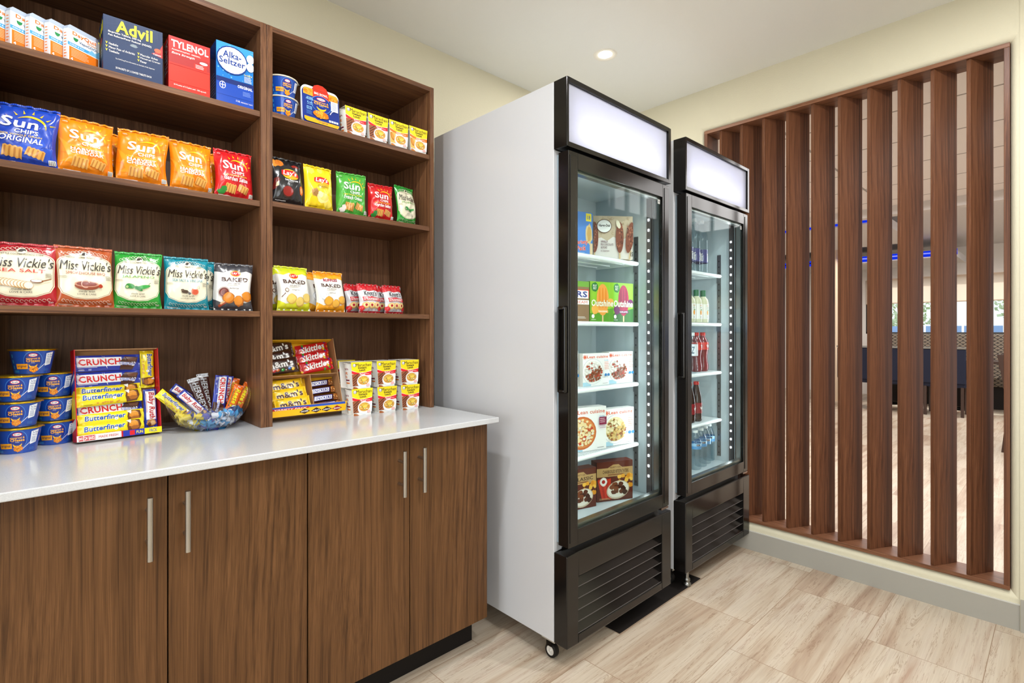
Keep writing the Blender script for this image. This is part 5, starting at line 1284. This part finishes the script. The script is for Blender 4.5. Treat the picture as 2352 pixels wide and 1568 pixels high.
for lv, (z, n_) in enumerate(((.014, 12), (.032, 22), (.050, 26))):
    for k in range(n_):
        t = 2 * PI * k / n_ + lv * .3; f = (.38, .68, .80)[lv] * q.uniform(.86, 1.0); x = .104 * f * math.cos(t); y = .080 * f * math.sin(t)
        kind = 4 if (lv == 2 and k in (0, 1)) else 2 if x < -.035 and q.random() < .85 else (4 if x > .09 and q.random() < .6 else q.choice((0, 0, 1, 0, 3)))
        o = protos[kind] if kind not in used else protos[kind].copy()
        if kind in used: COL.objects.link(o)
        used.add(kind); o.location = (bx + x, by + y, CT + z + q.uniform(-.002, .002)); o.rotation_euler = (q.uniform(0, 6), q.uniform(-.5, .5), t + PI / 2 + q.uniform(-.5, .5))
        tag(o, cn[kind] + ' wrapped candy seen through the cut glass bowl', 'candy', cn[kind] + ' wrapped candies in the glass bowl'); o.scale = (.95, 1.15, 1.15)
# ================================================================== COOLER CONTENTS
SH1 = (1.487, 1.219, .954, .688); SH2 = (1.490, 1.224, .961, .700)
def a_choc(w=1.2):
    a = Art(w, 'card'); a.rect(0, 0, 1, 1, '#e9e0d8'); a.poly([(0, 1), (0, .45), (.2, .5), (.35, .42), (.5, .52), (.7, .45), (1, .55), (1, 1)], '#cdb99c'); q = random.Random(4)
    for k in range(70): a.arc(q.uniform(.02, .98), q.uniform(.56, .98), .03, .006, q.uniform(0, 180), q.uniform(200, 340), '#b89c78', 4)
    a.ell(.27, .76, .19, .16, '#6a4a3a'); a.ell(.27, .76, .175, .145, Wt); a.t('Häagen-Dazs', .13, .73, .42, .81, '#1f1414', .05)
    a.t('VANILLA', .18, .38, .36, .43, '#6a3340', .02); a.t('MILK CHOCOLATE', .18, .31, .50, .36, '#6a3340', .02); a.t('ALMOND', .18, .24, .34, .29, '#6a3340', .02); a.t('ICE CREAM BARS', .18, .17, .40, .20, '#6a3340', .01)
    for cx, r in ((.02, 0), (.66, 0), (.92, -8)):
        a.rect(cx - .02, 0, cx + .02, .2, '#d8bc90', r); a.ell(cx, .5, .10, .36, '#8a4a34', r, 24)
        for k in range(26): a.blob(cx + q.uniform(-.07, .07), .5 + q.uniform(-.28, .28), .012, .025, ('#c07a5a', '#5a2a1c')[k % 2], k, 6)
    a.ell(.62, .80, .05, .10, '#efe3c8', 20); a.t('15', .93, .06, .99, .16, '#1a1414', .04); return a
def a_variety():
    a = Art(.9, 'card'); a.rect(0, 0, 1, 1, '#4f86d0'); a.rect(.72, .80, .95, .98, '#f2dc3a'); a.t('18', .78, .84, .9, .93, '#2a5aa0', .03); a.blob(.85, .50, .14, .24, '#d8bf8a', 3); a.blob(.85, .5, .09, .18, '#c9a05a', 5); a.t('k', .05, .62, .3, .82, '#d8402a', .06, .2, 0, (Wt, .05)); a.blob(.15, .40, .16, .14, '#efe6d2', 7)
    a.t('Variety', .22, .24, .80, .36, '#e0482a', .05, 0, 4, (Wt, .04)); a.t('Pack', .34, .12, .72, .23, '#e0482a', .05, 0, 4, (Wt, .04)); a.rect(.88, 0, 1, .3, '#e2c8a0'); a.smallprint(.2, .03, .8, .09, '#9cc4ea', 2); return a
def a_snickbox():
    a = Art(.7, 'card'); a.rect(0, 0, 1, 1, '#8a6a4c'); a.rect(0, .86, 1, 1, '#6fa33a'); a.poly([(0, .55), (1, .60), (1, .80), (0, .78)], '#d8402a'); a.rect(0, .57, .96, .77, Wt); a.t('SNICKERS', -.6, .60, .9, .75, '#2a3a8c', .04) if False else a.t('RS', .3, .60, .9, .75, '#2a3a8c', .05); a.rect(0, .42, 1, .53, Wt); a.t('CREAM', .1, .44, .9, .51, '#d8402a', .03); a.t('6', .1, .06, .24, .14, Wt, .03); a.smallprint(.3, .06, .9, .12, Wt, 2); return a
def a_out(c1, c2, fruit, name):
    a = Art(.82, 'card'); a.rect(0, 0, 1, 1, c1); a.poly([(0, 0), (1, 0), (1, .35), (0, .2)], c2); a.blob(.2, .86, .14, .12, '#2f7a3a', 3, 14, .1); a.t('FRUIT\nFIRST', .12, .80, .28, .92, Wt, .01)
    a.rect(.50, .0, .56, .2, '#dfc090'); a.ell(.53, .55, .26, .40, fruit[0], 0, 20); 
    for k in range(3): a.ell(.40 + k * .13, .6, .04, .26, fruit[1])
    a.blob(.86, .48, .13, .11, fruit[2], 5); a.blob(.2, .30, .14, .12, fruit[2], 6); a.rect(.3, .22, .76, .29, fruit[2]); a.t(name, .34, .235, .72, .275, Wt, .02)
    a.t('Outshine', .05, .38, .98, .55, '#f7f2d8', .05, .1, 0, ('#3a6a2a', .03)); a.circ(.12, .13, .05, Wt); a.smallprint(.05, .03, .3, .06, Wt, 1); return a
def a_lean(col, dish, hdr='#e0562a', pizza=False):
    a = Art(.9, 'card'); a.rect(0, 0, 1, 1, '#f3f1ee'); a.t('Lean cuisine', .16, .85, .96, .94, hdr, .04); a.circ(.08, .89, .03, hdr)
    for k in range(4): a.rect(.068, .82, .092, .96, hdr, 45 * k)
    q = random.Random(3); a.rect(0, 0, .3, .12, '#a9cfe0')
    if pizza: a.ell(.28, .42, .42, .38, '#c8662f'); a.ell(.28, .42, .38, .34, '#dd8a4a'); 
    else: a.ell(.38, .44, .40, .40, '#c9cfd4'); a.ell(.38, .44, .385, .385, Wt); a.ell(.38, .44, .33, .33, dish[0])
    for k in range(130):
        t = q.uniform(0, 6.28); r = .31 * q.random() ** .5; x, y = (.28 if pizza else .38) + r * math.cos(t), .44 + r * math.sin(t); up = y - x * .5 > .28
        a.blob(x, y, .040, .030, (dish[1] if (up or pizza and k % 2) else dish[2]) if k % 4 else dish[3], k, 7)
    a.t('favorites' if pizza else 'bowls', .77, .76, .92, .80, '#3a9ac0', .01); a.smallprint(.77, .48, .97, .74, col, 5); 
    if pizza: a.rect(.76, .58, .98, .76, '#8a2a4a'); a.smallprint(.78, .62, .96, .74, '#e9c8d2', 3)
    else: a.circ(.82, .32, .045, '#2a7ab8'); a.circ(.93, .32, .045, '#2a7ab8')
    a.smallprint(.7, .04, .95, .08, '#8a8a88', 1); return a
def a_banq(two=False):
    a = Art(1.05, 'card'); a.rect(0, 0, 1, 1, '#5a2418'); a.poly([(0, .62), (0, .84), (.3, .84), (.45, .92), (.6, .92), (.7, .84), (1, .84), (1, .62)], '#b8935e'); a.t('HEARTY SIZE', .36, .83, .66, .87, '#4a1f14', .01)
    a.t('CHARBROILED BITES\'N TATERS' if not two else 'CLASSIC', .16 if not two else .3, .70, .88 if not two else .9, .79, '#3a1810', .03); a.rect(.3, .645, .75, .68, '#8a5a34')
    q = random.Random(5)
    for k in range(5): a.poly([(.02 + k * .07, .55), (.10 + k * .07, .58), (.20 + k * .05, .05), (.14 + k * .05, .04)], ('#c8331c', '#a82416')[k % 2])
    a.blob(.18, .50, .10, .11, '#e9e2d6', 2, 16, .05); a.circ(.18, .50, .07, Wt); a.circ(.18, .50, .05, '#a82820')
    for k in range(16): a.blob(.62 + q.uniform(0, .36), .42 + q.uniform(-.1, .22), .06, .055, ('#e6a02c', '#f0b848', '#d88a1c')[k % 3], k, 10)
    a.ell(.58, .27, .32, .23, '#c9b49a', 10); a.ell(.58, .28, .29, .20, '#e6dccc', 10)
    for k in range(14): a.blob(.58 + q.uniform(-.18, .2), .30 + q.uniform(-.1, .12), .07, .06, ('#5a2c18', '#3f1c10', '#7a4022')[k % 3], k + 9, 9, .25)
    a.smallprint(.06, .04, .4, .09, '#d8b080', 2); return a
def fbox(name, lab, w_, h_, d_, base, art, x, y, z, rz, side='#d8d2c8'):
    return cbox(name, lab, w_, h_, d_, base, art, x, y, z + .0008, rz, Art(.5).rect(0, 0, 1, 1, side), cat='box')
fbox('ice_cream_box', 'cream coloured ice cream bar box with chocolate bars printed, top shelf of the freezer', .172, .184, .055, '#cdb99c', a_choc(.94), 1.835, 1.322, SH1[0], -38)
fbox('ice_cream_box', 'light blue ice cream variety box, left on the top freezer shelf', .12, .180, .05, '#4f86d0', a_variety(), 1.655, 1.352, SH1[0], -14, '#4f86d0')
fbox('ice_pop_box', 'green box of orange fruit pops on the second freezer shelf', .128, .165, .06, '#8fc42e', a_out('#8fc42e', '#5a9a2a', ('#f0a04a', '#e88a2c', '#f2b050'), 'TANGERINE'), 1.752, 1.318, SH1[1], -12, '#6aa02a')
fbox('ice_pop_box', 'green box of purple fruit pops on the second freezer shelf', .128, .168, .06, '#7fc42e', a_out('#86c832', '#2f6a2a', ('#a8244a', '#8a1a3e', '#6a1a5a'), 'GRAPE'), 1.893, 1.312, SH1[1], -8, '#6aa02a')
fbox('ice_cream_box', 'brown ice cream bar box cut off by the door frame on the second shelf', .10, .160, .06, '#8a6a4c', a_snickbox(), 1.618, 1.325, SH1[1], -6)
Lc = (('#e9e4dc', '#f4f0ea', '#8a4a2a', '#b8452a'), ('#e8d8a0', '#f0e4b8', '#d8b46a', '#9a5a2c'), ('#e8b060', '#f0d8a0', '#c8442a', '#e8e0c8'))
lb1 = fbox('frozen_meal_box', 'white frozen meal box with beef bowl picture, left one on the third freezer shelf', .158, .133, .04, '#f0eeea', a_lean('#e0907a', Lc[0]), 1.722, 1.325, SH1[2], -5)
lb2 = fbox('frozen_meal_box', 'white frozen meal box with beef bowl picture, right one on the third freezer shelf', .158, .136, .04, '#f0eeea', a_lean('#e0907a', Lc[0]), 1.888, 1.318, SH1[2], -5)
fbox('frozen_meal_box', 'white frozen meal box barely showing at the left of the third freezer shelf', .10, .145, .04, '#f0eeea', a_lean('#6a9ac8', Lc[0]), 1.575, 1.345, SH1[2], -4)
fbox('frozen_meal_box', 'white frozen pizza box with maroon label on the fourth freezer shelf', .175, .178, .05, '#f0eeea', a_lean('#c8a0b0', Lc[2], '#d8705a', True), 1.690, 1.335, SH1[3], -14)
fbox('frozen_meal_box', 'white frozen pasta meal box with orange heading on the fourth freezer shelf', .172, .158, .04, '#f0eeea', a_lean('#e08a6a', Lc[1]), 1.873, 1.318, SH1[3], -12)
fbox('frozen_meal_box', 'dark red frozen meal box with meat and potatoes at the bottom of the freezer', .172, .165, .05, '#5a2418', a_banq(), 1.818, 1.300, .464, -24, '#4a1c12')
fbox('frozen_meal_box', 'dark red frozen meal box at the bottom left of the freezer', .16, .160, .05, '#5a2418', a_banq(True), 1.625, 1.330, .464, -14, '#4a1c12')

# bottles
WATERB = PET
def bottle(name, lab, prof, liquid, cap, capz, labz, lart, x, y, z, seg=32, capr=.0145, capd=.018, wrap=(0, 1), fill=None, name2='label_band'):
    t = thing(name, lab, 'bottle', (x, y, z + .0005), (0, 0, 0))
    mb = MB(); mb.lathe([(0, prof[0][1])] + prof, liquid, seg=seg); mb.build('bottle_body', t)
    mb = MB(); mb.lathe([(capr, capz), (capr, capz + capd - .002), (capr - .002, capz + capd), (0, capz + capd)], cap, seg=24); mb.build('cap', t)
    (r0, z0), (r1, z1) = labz
    mb = MB(); mb.lathe([(r0, z0), (r1, z1)], M(lart[1], 'film'), seg=seg); conic(r0 + .0002, r1 + .0002, z0, z1, -200, 20, 24).put(mb, lart[0], .0001); mb.build(name2, t)
    return t
# tall clear water bottles
A_sm = Art(2.0, 'film'); 
for u in (.18, .46, .74): A_sm.t('smart', u, .12, u + .09, .70, Wt, .05, 0, 90); A_sm.t('water', u + .10, .12, u + .14, .60, '#b8c0e0', .02, 0, 90)
pr = [(.030, 0), (.034, .004), (.035, .02), (.034, .17), (.032, .20), (.024, .235), (.015, .262), (.0135, .268), (.0135, .274)]
s = bottle('tall_water_bottle', 'tall clear water bottle with violet label, right one on the top cooler shelf', pr, PETF, M('#e4e8ea', 'plastic'), .268, ((.0352, .055), (.0349, .125)), (A_sm, '#4a4a80'), 2.668, 1.345, SH2[0])
dup(s, (2.593, 1.350, SH2[0] + .0005), (0, 0, .1), 'tall clear water bottle with violet label, middle one on the top cooler shelf'); dup(s, (2.520, 1.352, SH2[0] + .0005), (0, 0, -.1), 'tall clear water bottle with violet label, left one on the top cooler shelf')
# juice bottles
A_ju = Art(2.2, 'film'); A_ju.rect(0, 0, 1, 1, '#f1efe8')
for u in (.12, .46, .80): A_ju.ell(u, .42, .06, .16, '#f09a22'); A_ju.blob(u + .03, .60, .04, .06, '#4a9a3a', 3); A_ju.t('Simply', u - .07, .82, u + .07, .93, '#e0a022', .02); A_ju.smallprint(u - .06, .06, u + .06, .18, '#8a8a80', 3); A_ju.t('ORANGE', u - .06, .72, u + .06, .78, '#3a8a4a', .02)
JG = M('#d9d8b8', 'gloss')
pr = [(.024, 0), (.029, .004), (.030, .02), (.030, .105), (.026, .125), (.015, .140), (.0135, .145), (.0135, .152)]
s = bottle('juice_bottle', 'juice bottle with green cap, right one on the second cooler shelf', pr, JG, M('#1f6b46', 'plastic'), .140, ((.0303, .020), (.0303, .100)), (A_ju, '#f1efe8'), 2.688, 1.345, SH2[1], capd=.036)
dup(s, (2.618, 1.348, SH2[1] + .0005), (0, 0, 0), 'juice bottle with green cap, middle one on the second cooler shelf'); dup(s, (2.548, 1.350, SH2[1] + .0005), (0, 0, 0), 'juice bottle with green cap, left one on the second cooler shelf')
# red soda
def a_soda(bgc, tx):
    a = Art(2.6, 'film')
    for u in (.14, .48, .82): a.ell(u, .5, .10, .34, bgc[1]); a.t(tx, u - .075, .3, u + .075, .72, Wt, .05, .2, 25)
    return a
pr = [(.022, 0), (.028, .004), (.0305, .015), (.0305, .035), (.026, .06), (.0245, .085), (.029, .11), (.031, .125), (.031, .150), (.024, .172), (.014, .190), (.0125, .195), (.0125, .202)]
REDS = M('#7c1420', 'gloss'); COLA = M('#2a0f0c', 'gloss')
s = bottle('red_soda_bottle', 'red soda bottle with red cap, right one on the third cooler shelf', pr, REDS, M('#d8241c', 'plastic'), .194, ((.0313, .118), (.0313, .158)), (a_soda(('#d8322a', '#a81a1e'), 'Dr'), '#d8322a'), 2.693, 1.350, SH2[2], capd=.017)
dup(s, (2.625, 1.352, SH2[2] + .0005), (0, 0, .2), 'red soda bottle with red cap, left of the other on the third cooler shelf')
s2 = bottle('clear_soda_bottle', 'clear soda bottle beside the red soda bottles in front on the third cooler shelf', pr, PETF, M('#e4e8ea', 'plastic'), .194, ((.0313, .090), (.0313, .150)), (Art(2, 'film').t('Z', .2, .2, .35, .8, '#5a6a7a', .04, .2), '#dfe4ea'), 2.535, 1.330, SH2[2], capd=.017)
A_dp = a_soda(('#8c1a24', '#7c1420'), 'Pepper')
pr2 = [(.022, 0), (.028, .004), (.0305, .015), (.031, .04), (.031, .10), (.028, .13), (.020, .165), (.0135, .190), (.0125, .195), (.0125, .202)]
s = bottle('cola_bottle', 'dark cola bottle with maroon label, right one on the fourth cooler shelf', pr2, COLA, M('#c8241c', 'plastic'), .194, ((.0313, .045), (.0313, .100)), (A_dp, '#8c1a24'), 2.612, 1.345, SH2[3], capd=.017)
dup(s, (2.542, 1.348, SH2[3] + .0005), (0, 0, .25), 'dark cola bottle with maroon label, left one on the fourth cooler shelf')
# water bottles on the cooler floor
pw = [(.024, 0), (.030, .004)]
for k in range(9): zz = .012 + k * .0105; pw += [(.0315, zz), (.0292, zz + .005)]
pw += [(.0315, .108), (.0315, .138), (.029, .150), (.022, .172), (.0145, .186), (.0130, .190), (.0130, .198)]
A_w = Art(3.2, 'film'); A_w.rect(0, 0, 1, 1, '#4f92c8'); A_w.rect(0, .5, 1, 1, '#8fc0e0')
for u in (.2, .6): A_w.rect(u, .55, u + .16, .85, '#4a2a2a'); A_w.t('BANNER', u + .01, .62, u + .15, .78, Wt, .02) if False else A_w.smallprint(u + .01, .62, u + .15, .78, Wt, 1)
s = bottle('water_bottle', 'small clear water bottle at the right end on the cooler floor', pw, PETF, M('#e9eeee', 'plastic'), .189, ((.0318, .108), (.0318, .138)), (A_w, '#4f92c8'), 2.770, 1.352, .464, capd=.013)
for x, y, lb in ((2.690, 1.335, 'small clear water bottle second from the right on the cooler floor'), (2.615, 1.322, 'small clear water bottle third from the right on the cooler floor'), (2.535, 1.312, 'small clear water bottle at the left end on the cooler floor')):
    dup(s, (x, y, .4645), (0, 0, .3), lb)
